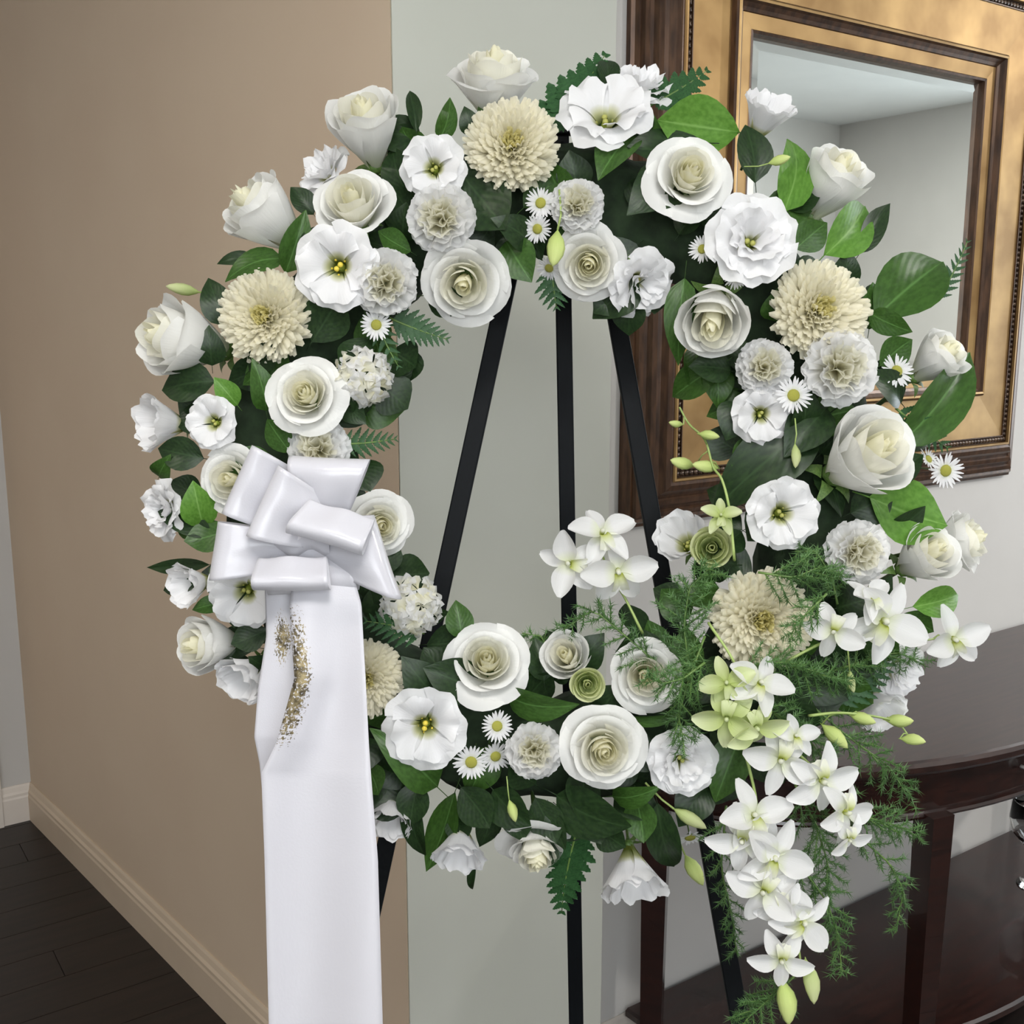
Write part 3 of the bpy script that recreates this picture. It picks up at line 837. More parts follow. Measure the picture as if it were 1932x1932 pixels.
def bud_mesh(name, mat, fat=.23):
    b = MB()
    prof = [(.012, -.55), (.02, -.48), (.07, -.40), (fat * .85, -.2), (fat, 0), (fat * .85, .2), (fat * .45, .40), (.01, .5)]
    b.lathe(prof, 10)
    for q in b.v:
        q.x += .06 * math.sin((q.z + .5) * 2.2)
        ang = math.atan2(q.y, q.x)
        k = 1 + .07 * math.cos(3 * ang + q.z * 3)
        q.x *= k; q.y *= k
    return b.mesh(name, mat)
BUD = bud_mesh('orchid_bud', M['bud'])
PALEBUD = bud_mesh('pale_bud', M['rosebud_green'], .19)

SPEC = {
    'rose_open': [rose_spec(1, 1.0, 1, False, 3), rose_spec(2, .9), rose_spec(3, 1.05, 1, False, 3)],
    'rose_half': [rose_spec(11, .62, 1.12), rose_spec(12, .72, 1.08)],
    'rose_bud': [rose_spec(21, .36, 1.12), rose_spec(22, .32, 1.15)],
    'rose_cup': [rose_spec(31, .42, 1.2), rose_spec(32, .48, 1.2)],
    'green_rose': [rose_spec(41, .45, 1.0, True)],
    'lis': [lis_spec(1), lis_spec(2), lis_spec(3)],
    'lis_yellow': [lis_spec(4, 0, False, True), lis_spec(7, 0, False, True)],
    'lis_double': [lis_spec(5, 0, True), lis_spec(6, 0, True)],
    'lis_bell': [lis_spec(8, .8), lis_spec(9, .65)],
    'carnation': [carnation_spec(1), carnation_spec(2)],
    'mum': [mum_spec(1), mum_spec(2)],
    'daisy': [daisy_spec(1), daisy_spec(2)],
    'cluster': [cluster_spec(1), cluster_spec(2)],
}
def norm_spec(parts):
    """scale a flower so that its head is one unit across"""
    r = 0
    for n, me, k in parts:
        if n not in ('calyx', 'stem'):
            r = max(r, max(math.hypot(v.co.x, v.co.y) for v in me.vertices))
    f_ = .5 / r
    for n, me, k in parts:
        me.transform(Matrix.Scale(f_, 4))
for kd in SPEC:
    for sp in SPEC[kd]:
        norm_spec(sp)
NAME = {'rose_open': 'rose', 'rose_half': 'rose', 'rose_bud': 'rose', 'rose_cup': 'rose', 'green_rose': 'rosebud', 'lis': 'lisianthus', 'lis_yellow': 'lisianthus', 'lis_double': 'lisianthus', 'lis_bell': 'lisianthus',
        'carnation': 'carnation', 'mum': 'chrysanthemum', 'daisy': 'daisy', 'cluster': 'stock_flower'}
GROUP = {'rose': 'white roses of the wreath', 'rosebud': 'small green rosebuds', 'lisianthus': 'white lisianthus blooms of the wreath', 'carnation': 'white carnations of the wreath',
         'chrysanthemum': 'cream chrysanthemums of the wreath', 'daisy': 'small white daisies of the wreath', 'stock_flower': 'clustered white stock flowers'}

def bulge(px, py, hi=.085):
    rho = math.hypot(px - RCX, py - RCY)
    t = (rho - 530) / 250
    return hi * math.sqrt(max(0, 1 - t * t)) - .02

def frame_z(d, roll):
    z = d.normalized(); x = UP.cross(z)
    if x.length < .1: x = RT.copy()
    x.normalize(); y = z.cross(x)
    m = Matrix((x, y, z)).transposed().to_4x4()
    return m @ Matrix.Rotation(roll, 4, 'Z')

fcount = {}
def flower(kind, px, py, dia, fx, fy, label, dz=0.0, sq=1.0):
    v = fcount.get(kind, 0); fcount[kind] = v + 1
    spec = SPEC[kind][v % len(SPEC[kind])]
    depth = WD - bulge(px, py) - dz
    s = 1.06 * dia * depth / FPX
    mw = Matrix.Translation(at(px, py, depth)) @ frame_z(face_dir(fx, fy), rnd.uniform(0, 6.28)) @ Matrix.Diagonal((s, s, s * sq, 1))
    nm = NAME[kind]
    root = thing(nm, label, nm.replace('_', ' '), mw, GROUP[nm])
    for n, me, kd in spec:
        obj(n, me, root, None, kd)
    return root

# ------------------------------------------------------------------ the wreath of greenery
WC = at(RCX, RCY, WD)
wr = thing('wreath', 'round wreath of dark green leaves resting on the easel', 'wreath', Matrix.Translation(WC))
RM = 530 * PXM
b = MB()
def torus(u, v):
    a = u * math.pi; c = v * 2 * math.pi
    rr_ = RM + .056 * math.cos(c) + .006 * math.sin(17 * a + 3 * c)
    return RT * rr_ * math.cos(a) + UP * rr_ * math.sin(a) - FW * (.042 * math.sin(c) + .004 * math.sin(23 * a + 2 * c) - .030)
b.grid(torus, 96, 16)
obj('foam_ring', b.mesh('foam_ring', M['moss']), wr, label='dark foam ring under the leaves')

def leaf_mesh(name, mat, pos=.42, bend=.12, fold=.25, point=1.6):
    """leaf one unit long on +Y and one unit wide"""
    def fn(u, v):
        wv = (math.sin(math.pi * v ** (math.log(.5) / math.log(pos)))) ** .8 if 0 < v < 1 else 0.0
        wv *= 1 - .25 * max(0, v - .75) / .25
        wv = max(wv, .015)
        x = .5 * wv * u
        return Vector((x, v, bend * math.sin(v * math.pi * .8) - bend * v * v + fold * abs(x) * (1 - .3 * v) - .10 * x * x + .012 * math.sin(7 * v + 2 * u)))
    bb_ = MB(); bb_.grid(fn, 6, 9)
    bb_.tube([(0, .02, 0), (0, -.08, -.01), (0, -.2, -.03)], [.012, .010, .010], 5)
    return bb_.mesh(name, mat)
LEAVES = {}
for k, mt in (('d', 'leaf_d'), ('m', 'leaf_m'), ('b', 'leaf_b')):
    LEAVES[k] = [leaf_mesh('leaf', M[mt], .42, .14, .30), leaf_mesh('leaf', M[mt], .50, -.10, .20), leaf_mesh('leaf', M[mt], .36, .22, .16)]
ROUND = leaf_mesh('round_leaf', M['leaf_d'], .55, .10, .12)

WINV = Matrix.Translation(-WC)
def leaf(pb, pt, wpx, kind, tilt=0.0, me=None):
    d = pt - pb; L = d.length; y = d / L
    z = -FW - y * (-FW).dot(y); z.normalize()
    z = Matrix.Rotation(tilt, 3, y) @ z
    x = y.cross(z)
    m = Matrix((x, y, z)).transposed().to_4x4()
    wd = wpx * PXM / .95
    me = me or LEAVES[kind][rnd.randrange(3)]
    return obj('leaf', me, wr, WINV @ Matrix.Translation(pb) @ m @ Matrix.Diagonal((wd, L, L * .8, 1)))

def dleaf(px, py, hi, dz=0):
    return WD - bulge(px, py, hi) - dz

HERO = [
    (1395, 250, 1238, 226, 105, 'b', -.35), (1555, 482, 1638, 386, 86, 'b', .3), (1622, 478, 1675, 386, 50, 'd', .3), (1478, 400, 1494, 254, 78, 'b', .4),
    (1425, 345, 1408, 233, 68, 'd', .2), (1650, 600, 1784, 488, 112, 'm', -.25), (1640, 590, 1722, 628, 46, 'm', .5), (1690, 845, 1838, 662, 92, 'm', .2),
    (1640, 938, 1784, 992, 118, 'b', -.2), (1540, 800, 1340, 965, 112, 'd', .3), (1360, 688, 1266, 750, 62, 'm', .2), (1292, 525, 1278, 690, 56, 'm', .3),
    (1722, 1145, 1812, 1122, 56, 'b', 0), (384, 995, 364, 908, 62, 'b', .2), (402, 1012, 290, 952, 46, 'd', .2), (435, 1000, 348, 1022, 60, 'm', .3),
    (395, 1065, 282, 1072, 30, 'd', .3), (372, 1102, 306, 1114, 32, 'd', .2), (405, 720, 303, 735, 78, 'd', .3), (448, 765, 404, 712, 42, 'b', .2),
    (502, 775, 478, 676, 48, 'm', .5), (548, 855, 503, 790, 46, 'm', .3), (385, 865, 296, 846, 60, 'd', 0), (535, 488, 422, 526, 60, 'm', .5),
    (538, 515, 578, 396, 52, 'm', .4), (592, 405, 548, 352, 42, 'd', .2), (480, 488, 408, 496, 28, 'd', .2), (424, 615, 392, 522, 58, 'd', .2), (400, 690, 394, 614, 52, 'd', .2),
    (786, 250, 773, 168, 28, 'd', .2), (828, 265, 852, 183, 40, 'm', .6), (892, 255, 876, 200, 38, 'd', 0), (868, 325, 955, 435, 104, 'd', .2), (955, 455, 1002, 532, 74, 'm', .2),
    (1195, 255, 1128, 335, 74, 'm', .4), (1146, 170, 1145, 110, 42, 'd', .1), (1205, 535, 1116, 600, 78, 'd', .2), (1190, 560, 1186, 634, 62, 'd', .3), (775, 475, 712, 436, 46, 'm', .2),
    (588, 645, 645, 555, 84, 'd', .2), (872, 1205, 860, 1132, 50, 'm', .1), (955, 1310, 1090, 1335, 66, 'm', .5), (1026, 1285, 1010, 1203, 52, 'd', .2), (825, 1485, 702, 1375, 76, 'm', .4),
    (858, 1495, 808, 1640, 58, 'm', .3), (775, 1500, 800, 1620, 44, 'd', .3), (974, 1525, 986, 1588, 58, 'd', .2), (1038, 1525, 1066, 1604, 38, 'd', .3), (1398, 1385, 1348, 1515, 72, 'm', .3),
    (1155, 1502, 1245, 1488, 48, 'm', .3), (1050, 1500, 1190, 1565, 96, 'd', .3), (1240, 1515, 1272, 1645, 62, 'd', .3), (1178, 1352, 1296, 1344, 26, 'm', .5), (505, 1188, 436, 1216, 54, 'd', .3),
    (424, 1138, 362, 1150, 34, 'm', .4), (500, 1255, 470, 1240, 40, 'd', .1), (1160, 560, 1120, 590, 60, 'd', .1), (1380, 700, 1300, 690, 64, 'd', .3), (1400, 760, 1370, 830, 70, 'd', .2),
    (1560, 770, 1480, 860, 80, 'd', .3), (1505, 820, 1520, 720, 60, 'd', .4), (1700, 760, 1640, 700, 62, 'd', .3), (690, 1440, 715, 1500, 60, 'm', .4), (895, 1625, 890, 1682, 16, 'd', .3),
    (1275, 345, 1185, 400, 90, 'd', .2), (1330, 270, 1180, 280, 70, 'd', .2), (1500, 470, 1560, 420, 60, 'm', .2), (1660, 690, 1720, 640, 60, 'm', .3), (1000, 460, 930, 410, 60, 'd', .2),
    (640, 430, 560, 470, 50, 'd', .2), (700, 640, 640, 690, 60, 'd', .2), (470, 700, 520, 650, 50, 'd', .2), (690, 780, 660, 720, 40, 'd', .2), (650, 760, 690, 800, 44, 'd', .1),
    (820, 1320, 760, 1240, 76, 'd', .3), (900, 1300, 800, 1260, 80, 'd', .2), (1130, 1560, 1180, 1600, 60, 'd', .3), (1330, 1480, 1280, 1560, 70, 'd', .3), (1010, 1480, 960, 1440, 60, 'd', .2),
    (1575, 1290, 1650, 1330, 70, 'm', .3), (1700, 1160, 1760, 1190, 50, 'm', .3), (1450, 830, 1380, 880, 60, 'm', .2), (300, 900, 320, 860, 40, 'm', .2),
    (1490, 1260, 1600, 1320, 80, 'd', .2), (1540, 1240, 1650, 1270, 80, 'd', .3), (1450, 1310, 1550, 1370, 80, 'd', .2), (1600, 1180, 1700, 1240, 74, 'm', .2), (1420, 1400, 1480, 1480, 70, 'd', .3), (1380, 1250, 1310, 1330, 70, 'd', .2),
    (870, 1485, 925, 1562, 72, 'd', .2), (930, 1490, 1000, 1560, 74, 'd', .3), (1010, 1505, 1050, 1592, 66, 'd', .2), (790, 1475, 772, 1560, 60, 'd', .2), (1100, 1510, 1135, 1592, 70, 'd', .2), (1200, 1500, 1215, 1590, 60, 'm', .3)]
for (bx, by, tx, ty, wd, kd, tl) in HERO:
    pb = at(bx, by, dleaf(bx, by, .072)); pt = at(tx, ty, dleaf(tx, ty, .085, .012))
    leaf(pb, pt, wd, kd, tl)
# the mass of leaves tucked in between
for k in range(192):
    an = k * GA + rnd.uniform(-.15, .15)
    t = rnd.uniform(-1.0, .82)
    rho = 530 + t * 175
    bx, by = RCX + rho * math.cos(an), RCY - rho * math.sin(an)
    da = rnd.uniform(-1.1, 1.1) + (0 if t > -.25 else math.pi)
    L = rnd.uniform(66, 112)
    out = (530 + t * 175 + L * math.cos(da))
    if out > 735: L *= .7
    if out < 330: L *= .75
    tx, ty = bx + L * math.cos(an + da), by - L * math.sin(an + da)
    hb = .050 + rnd.uniform(-.01, .01)
    pb = at(bx, by, dleaf(bx, by, hb)); pt = at(tx, ty, dleaf(tx, ty, hb + .01, rnd.uniform(-.01, .022)))
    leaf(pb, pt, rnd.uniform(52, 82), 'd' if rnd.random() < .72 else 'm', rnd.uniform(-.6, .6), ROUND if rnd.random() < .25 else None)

# leatherleaf fern fronds tucked into the wreath
def leaflet_mesh():
    def fn(u, v):
        wv = .20 * (1 - v) ** .7 * (.55 + .45 * min(1, v * 6)) * (1 + .22 * math.sin(v * 38)) + .003
        return Vector((wv * u, v, .03 * abs(u) - .05 * v * v))
    bb_ = MB(); bb_.grid(fn, 2, 16); return bb_.mesh('leaflet', M['fern'])
LEAFLET = leaflet_mesh()
def frond(bx, by, tx, ty, wpx, label, n=9, dz=.0, fat=1.0, cur=.1):
    pb = at(bx, by, dleaf(bx, by, .075, dz)); pt = at(tx, ty, dleaf(tx, ty, .085, dz + .008))
    ax = pt - pb; L = ax.length; y = ax / L
    side = y.cross(-FW).normalized(); nrm = side.cross(y)
    def P(s): return pb + ax * s + side * (cur * L * s * (1 - s)) + nrm * (.12 * L * s * (1 - s))
    bb_ = MB(); bb_.tube([P(i / 8) - pb for i in range(9)], [lerp(.0014, .0005, i / 8) for i in range(9)], 5)
    fr_ = obj('fern_frond', bb_.mesh('fern_frond', M['stem']), wr, WINV @ Matrix.Translation(pb), label=label)
    finv = Matrix.Translation(-pb)
    for i in range(n):
        s = .10 + .88 * i / (n - 1)
        ln = wpx * PXM * .5 * (1.0 - s) ** .6 * (1.1 if i else .8) + .004
        for sg in (-1, 1):
            d = (side * sg * 1.0 + y * (.55 + .6 * s) + nrm * rnd.uniform(-.05, .25)).normalized()
            z = (nrm - d * nrm.dot(d)).normalized(); x = d.cross(z)
            m = Matrix((x, d, z)).transposed().to_4x4()
            obj('leaflet', LEAFLET, fr_, finv @ Matrix.Translation(P(s)) @ m @ Matrix.Diagonal((ln * fat, ln, ln, 1)))
    return fr_
frond(1028, 245, 1142, 103, 118, 'fern frond rising beside the top rose', 8, 0, 2.5)
frond(1225, 200, 1334, 133, 84, 'fern frond beside the bright round leaf', 7, -.01, 2.2)
frond(735, 600, 844, 640, 72, 'dark fern tip pointing into the ring below the daisy', 9, 0, 1.1)
frond(640, 838, 746, 828, 62, 'fern tip poking out above the bow', 8)
frond(1042, 500, 1050, 580, 84, 'short fern tip beside the centre easel leg', 6)
frond(1765, 570, 1825, 455, 44, 'thin fern tip over the mirror glass', 9)
frond(1690, 770, 1788, 845, 76, 'fern tip beside the mirror frame', 8)
frond(800, 1195, 690, 1172, 84, 'fern under the white stock flowers', 8)
frond(1090, 1560, 1060, 1722, 108, 'broad fern leaf hanging below the wreath', 9, 0, 1.9)
frond(700, 580, 752, 692, 60, 'fern hanging inside the ring beside the small daisy', 7)
frond(1560, 1320, 1680, 1240, 110, 'fern behind the orchids at lower right', 9)

# ------------------------------------------------------------------ the flowers
F = flower
F('rose_half', 932, 160, 172, .02, -.80, 'open white rose standing highest at the very top of the wreath', -.01)
F('rose_bud', 693, 248, 138, -.12, -.62, 'pointed white rose at upper left beside the beige wall edge', .0)
F('rose_half', 667, 388, 158, -.10, -.38, 'ivory rose above the yellow centred lisianthus at upper left', .012)
F('rose_cup', 508, 415, 140, -.62, -.52, 'white rose in side view against the beige wall, upper left', 0)
F('rose_cup', 357, 645, 150, -.72, -.10, 'white rose in side view left of the left chrysanthemum', 0)
F('rose_open', 578, 746, 160, -.05, -.12, 'full white rose with pale yellow heart above the bow', .015)
F('rose_open', 876, 532, 172, -.02, .42, 'shaded white rose hanging at the top of the left easel leg', .005)
F('rose_open', 1112, 497, 150, -.12, .36, 'shaded white rose hanging over the top of the centre easel leg', .005)
F('rose_open', 1300, 332, 174, .05, -.12, 'full white rose with creamy heart left of the mirror glass', .02)
F('rose_bud', 1565, 352, 128, .35, -.62, 'bright white rosebud against the mirror glass', -.005)
F('rose_cup', 1347, 588, 140, -.22, .60, 'nodding white rose over the inner gold frame panel', .005)
F('rose_cup', 1622, 866, 168, .30, -.30, 'large closed ivory rose on the right side of the wreath', .015)
F('rose_cup', 1738, 1052, 112, .30, -.40, 'white rose tucked under the broad leaf at right', -.01)
F('rose_half', 1808, 1022, 125, .80, -.25, 'white rose in side view at the right edge by the pale wall', -.005)
F('rose_open', 440, 905, 138, -.20, .0, 'ivory rose half hidden behind the left loops of the bow', .0)
F('rose_open', 716, 990, 136, .32, .10, 'white rose right of the bow on the inner edge', .0)
F('rose_open', 919, 1250, 172, .0, -.40, 'wide ivory rose at the inner bottom of the ring', .012)
F('rose_open', 1218, 1275, 142, -.05, -.02, 'white rose half veiled by feathery fern sprigs', .0)
F('rose_open', 1138, 1412, 170, .05, .02, 'largest cream centred rose at the bottom of the wreath', .02)
F('rose_cup', 1071, 1242, 92, -.22, -.35, 'small white rose beside a green rosebud at the bottom', .01)
F('rose_open', 1012, 1600, 150, .05, .70, 'drooping white rose below the wreath left of the centre leg', 0)
F('rose_bud', 1765, 680, 100, .50, -.50, 'white rosebud low on the mirror glass at right', 0)
F('rose_cup', 402, 1215, 110, -.62, -.05, 'ivory rose at lower left edge against the beige wall', 0)
F('green_rose', 1108, 1290, 66, .0, -.05, 'small lime green rosebud at the bottom of the ring', .022)
F('green_rose', 1342, 1034, 80, -.12, -.08, 'lime green half open bud on the inner right edge', .01)

F('lis', 817, 315, 126, -.05, .12, 'white lisianthus with green throat left of the top chrysanthemum', .01)
F('lis', 1142, 206, 182, -.05, -.48, 'large white lisianthus at the top right of the centre', .012)
F('lis_double', 1214, 160, 122, .25, -.66, 'small white lisianthus behind the large one at top', -.01)
F('lis_yellow', 634, 502, 166, -.05, .16, 'white lisianthus with yellow stigma beside the upper left carnation', .024)
F('lis_double', 1420, 450, 178, .0, -.04, 'large pale double lisianthus left of the mirror glass', .02)
F('lis', 398, 796, 104, -.20, .0, 'small white lisianthus left of the full rose above the bow', .01)
F('lis_bell', 314, 800, 110, -.74, .0, 'white lisianthus in side view at the far left edge', -.01)
F('lis', 1437, 783, 114, -.10, .18, 'white lisianthus below the small pinkish carnation', .01)
F('lis', 1478, 970, 140, .05, .06, 'blush white lisianthus with green slit throat at right', .012)
F('lis_yellow', 800, 1375, 162, .0, .06, 'white lisianthus with yellow stigma right of the ribbon tails', .015)
F('lis_double', 1288, 1437, 134, .05, .05, 'double white lisianthus beside the bottom cream rose', .01)
F('lis_bell', 1192, 1643, 128, .05, .80, 'white bell shaped lisianthus hanging below the wreath', -.005)
F('lis_bell', 368, 1100, 88, -.60, .15, 'small white lisianthus peeking out left of the bow', 0)
F('lis', 458, 1120, 140, -.10, .20, 'white lisianthus under the lower left loop of the bow', .012)
F('lis_bell', 468, 1268, 104, -.45, .48, 'white lisianthus left of the ribbon tails', 0)
F('lis_double', 1212, 536, 138, .42, .48, 'ruffled white lisianthus drooping over the right easel leg', -.005)
F('lis_bell', 1440, 226, 102, .25, -.68, 'white lisianthus in front of the corner of the mirror glass', -.01)
F('lis_double', 610, 322, 116, -.55, -.40, 'white lisianthus half behind the upper left rose', -.015)
F('lis_double', 308, 962, 122, -.68, .08, 'ruffled white lisianthus at the left edge level with the bow', .01)
F('lis_double', 1698, 1265, 118, .45, .20, 'ruffled white lisianthus behind the right orchids over the table', -.02)
F('lis_bell', 1655, 1328, 96, .30, .60, 'white lisianthus hanging above the green orchid buds', -.02)
F('lis_bell', 738, 1530, 92, -.10, .66, 'white lisianthus beside the ribbon at the bottom left', -.01)
F('lis_bell', 868, 1592, 104, -.05, .72, 'shaded white lisianthus hanging at the bottom left', -.01)
F('lis_bell', 1292, 1022, 100, -.45, -.40, 'pale lisianthus bud at the inner edge by the right easel leg', -.01)

F('carnation', 832, 412, 132, -.02, .12, 'white carnation below the green throated lisianthus', .01)
F('carnation', 1090, 385, 104, .02, .0, 'white carnation beside two daisies at the top', .01)
F('carnation', 726, 532, 128, .05, .12, 'white carnation above the single daisy at upper left', .015)
F('carnation', 1443, 692, 108, -.10, .05, 'small pinkish white carnation at right', .01)
F('carnation', 1587, 694, 146, .05, .05, 'large white carnation below the right chrysanthemum', .022)
F('carnation', 1620, 1042, 124, .05, .0, 'bright white carnation at right above the orchids', .012)
F('carnation', 1008, 1417, 108, .0, -.05, 'cream centred carnation between daisies and rose at the bottom', .015)
F('carnation', 600, 846, 122, .0, -.20, 'white carnation peeking out over the top of the bow', .0)
F('cluster', 684, 712, 120, .15, .10, 'clustered white stock flower on the inner left edge', 0)
F('cluster', 775, 1142, 122, .15, .05, 'clustered white stock flower at the foot of the left easel leg', 0)

F('mum', 966, 266, 182, .0, -.08, 'cream chrysanthemum under the top rose', .012)
F('mum', 495, 595, 182, -.08, -.02, 'cream chrysanthemum on the left side of the wreath', .012)
F('mum', 1552, 580, 192, .08, -.08, 'cream chrysanthemum in front of the mirror glass', .012)
F('mum', 1440, 1172, 200, .02, .0, 'cream chrysanthemum veiled by fern at lower right', .012)
F('mum', 690, 1282, 150, .10, .05, 'cream chrysanthemum half covered by the ribbon tails', -.005)

for (px, py, dd, fx, fy, lab, dz) in [
    (710, 613, 60, .0, .1, 'single daisy with green disc hanging inside the upper left ring', .01),
    (1020, 383, 60, -.2, .1, 'upper of two daisies beside the top carnation', .0),
    (1014, 432, 56, -.3, .3, 'lower of two daisies beside the top carnation', -.002),
    (1036, 506, 50, -.3, .6, 'drooping daisy at the head of the centre easel leg', -.002),
    (1325, 470, 52, -.5, .1, 'daisy just left of the large double lisianthus', -.005),
    (1388, 522, 48, -.1, .5, 'daisy under the large double lisianthus', 0),
    (1497, 746, 70, .0, .0, 'daisy between the two right carnations and small lisianthus', .015),
    (1692, 700, 66, .2, -.2, 'daisy beside the low rosebud at right', .005),
    (1784, 888, 68, .2, .1, 'daisy over the lower right corner of the mirror frame', .0),
    (1752, 866, 46, .5, -.4, 'tilted daisy behind the one at the mirror corner', -.01),
    (938, 1370, 60, .1, -.1, 'upper daisy left of the bottom carnation', .005),
    (889, 1438, 68, -.05, .1, 'nearest daisy below the yellow stigma lisianthus at the bottom', .012),
    (935, 1427, 60, .2, .2, 'shaded daisy behind the nearest bottom daisy', -.012),
    (1302, 1580, 62, .1, .80, 'drooping daisy at the bottom right beside a pale bud', -.005),
    (1520, 790, 40, .2, .4, 'tiny daisy above the closed ivory rose', -.02)]:
    F('daisy', px, py, dd, fx, fy, lab, dz)

# ------------------------------------------------------------------ orchid sprays
def spray(label, stem, blooms, buds, dz=.03, depth=None, hook=True):
    """stem: pixel polyline; blooms: (px, py, size, facing x, y, roll degrees, colour); buds: (px, py, length, direction degrees)"""
    def dp(px, py, e=0.0):
        return (WD - bulge(px, py) - dz - e) if depth is None else depth(px, py) - e
    root_p = at(stem[0][0], stem[0][1], dp(*stem[0]) + .05)
    root = thing('orchid_spray', label, 'orchid', Matrix.Translation(root_p), 'orchid sprays of the wreath')
    inv = Matrix.Translation(-root_p)
    pts = [root_p] + [at(x, y, dp(x, y)) for x, y in stem]
    sm = []
    for i in range(len(pts) - 1):
        p0 = pts[max(i - 1, 0)]; p1 = pts[i]; p2 = pts[i + 1]; p3 = pts[min(i + 2, len(pts) - 1)]
        for k in range(5):
            t = k / 5
            sm.append(.5 * ((2 * p1) + (p2 - p0) * t + (2 * p0 - 5 * p1 + 4 * p2 - p3) * t * t + (3 * p1 - p0 - 3 * p2 + p3) * t ** 3))
    sm.append(pts[-1])
    bb_ = MB(); bb_.tube([p - root_p for p in sm], [lerp(.0017, .0010, i / (len(sm) - 1)) for i in range(len(sm))], 6)
    def near(p):
        return min(sm, key=lambda q: (q - p).length)
    places = []
    for (px, py, size, fx, fy, roll, c) in blooms:
        p = at(px, py, dp(px, py, .018)); s = size * PXM
        mw = Matrix.Translation(p) @ frame_z(face_dir(fx, fy), math.radians(roll)) @ Matrix.Scale(s, 4)
        places.append((mw, c)); q = near(p); e_ = mw @ Vector((0, -.02, -.28))
        bb_.tube([q - root_p, (q.lerp(e_, .5) + UP * .004) - root_p, e_ - root_p], .0009, 5)
    bpl = []
    for (px, py, ln, ang, mt) in buds:
        p = at(px, py, dp(px, py, .008)); s = ln * PXM
        a = math.radians(ang); d = (RT * math.cos(a) + UP * math.sin(a) - FW * .25).normalized()
        mw = Matrix.Translation(p) @ frame_z(d, rnd.uniform(0, 6)) @ Matrix.Scale(s, 4)
        bpl.append((mw, mt)); q = near(p); e_ = mw @ Vector((0, 0, -.5))
        bb_.tube([q - root_p, q.lerp(e_, .5) + UP * .003 - root_p, e_ - root_p], .0008, 5)
    obj('stem', bb_.mesh('stem', M['stem_lt']), root)
    for mw, c in places:
        bl = obj('orchid_bloom', LIP[c], root, inv @ mw)
        A, B, C_ = ORC[c]
        for me, ang, tl in ((A, 82, 8), (A, -82, 8), (B, 0, -4), (C_, 143, -12), (C_, -143, -12)):
            j = rnd.uniform(-7, 7)
            obj('petal', me, bl, Matrix.Rotation(math.radians(ang + j), 4, 'Z') @ Matrix.Rotation(math.radians(tl + rnd.uniform(-14, 14)), 4, 'X') @ Matrix.Translation((0, .03, 0)))
    for mw, mt in bpl:
        obj('bud', BUD if mt == 'g' else PALEBUD, root, inv @ mw)
    return root

def inner(px, py): return WD - .045
def trail(px, py): return WD - .085 - .02 * min(1, max(0, (py - 1300) / 600))
spray('white orchid spray standing up inside the ring over the centre leg', [(1210, 1190), (1180, 1130), (1150, 1080), (1130, 1030)],
      [(1075, 1062, 118, -.35, .05, 80, 'w'), (1136, 1008, 122, .1, -.62, 10, 'w'), (1166, 1078, 132, .02, .05, 8, 'w')], [], depth=inner)
spray('white orchid spray at the right edge over the table top', [(1480, 1250), (1560, 1210), (1650, 1190), (1720, 1208), (1766, 1205)],
      [(1664, 1172, 150, .25, -.05, -35, 'w'), (1572, 1190, 104, -.25, .15, 160, 'w'), (1798, 1206, 124, .1, .0, 20, 'w'), (1640, 1130, 90, .2, -.75, 20, 'w')], [(1608, 1285, 40, -80, 'p')], .03)
spray('thin orchid stem with green buds curling over the gold frame', [(1385, 1050), (1376, 960), (1362, 905), (1345, 880), (1330, 830), (1300, 800), (1282, 768)],
      [(1360, 975, 70, -.1, -.6, 0, 'g')], [(1332, 880, 52, 172, 'g'), (1288, 873, 52, 165, 'g'), (1337, 822, 40, -12, 'g'), (1276, 798, 30, 170, 'g')], .02)
spray('lime tinted orchid spray left of the lower right orchids', [(1340, 1180), (1380, 1240), (1400, 1290), (1392, 1340)],
      [(1372, 1290, 92, -.3, -.35, 20, 'g'), (1432, 1290, 108, .25, -.45, -30, 'w'), (1372, 1352, 108, -.3, .35, 170, 'g'), (1424, 1368, 112, .25, .5, 200, 'g')], [(1408, 1310, 40, 90, 'g')], .045)
spray('long white orchid spray trailing down at lower right', [(1400, 1400), (1425, 1500), (1435, 1600), (1462, 1690), (1500, 1760), (1512, 1830)],
      [(1422, 1540, 126, .05, -.45, 10, 'w'), (1402, 1582, 118, -.40, .35, 165, 'w'), (1458, 1618, 132, .18, -.15, -30, 'w'), (1440, 1680, 122, -.25, .1, 150, 'w'),
       (1512, 1738, 116, .35, .1, -60, 'w'), (1478, 1708, 96, -.1, .45, 190, 'w'), (1474, 1808, 104, -.1, .35, 175, 'w')],
      [(1526, 1852, 72, -85, 'p'), (1480, 1890, 74, -88, 'g')], depth=trail)
spray('white orchid spray with nodding blooms above the trailing one', [(1420, 1360), (1480, 1400), (1545, 1460), (1590, 1520), (1605, 1570)],
      [(1472, 1432, 122, -.1, .15, 160, 'w'), (1548, 1470, 128, .35, .25, 200, 'w'), (1592, 1530, 112, .6, .2, 180, 'w'), (1600, 1580, 84, .3, .55, 190, 'w'), (1500, 1390, 80, .1, -.5, 0, 'w')], [], depth=lambda x, y: WD - .095)
spray('orchid stem tip with green buds reaching over the table top', [(1530, 1350), (1580, 1345), (1640, 1350), (1690, 1362), (1712, 1385)],
      [], [(1627, 1357, 48, -18, 'g'), (1696, 1358, 52, 3, 'g'), (1722, 1398, 46, -8, 'g'), (1574, 1390, 60, -45, 'g')], .03)

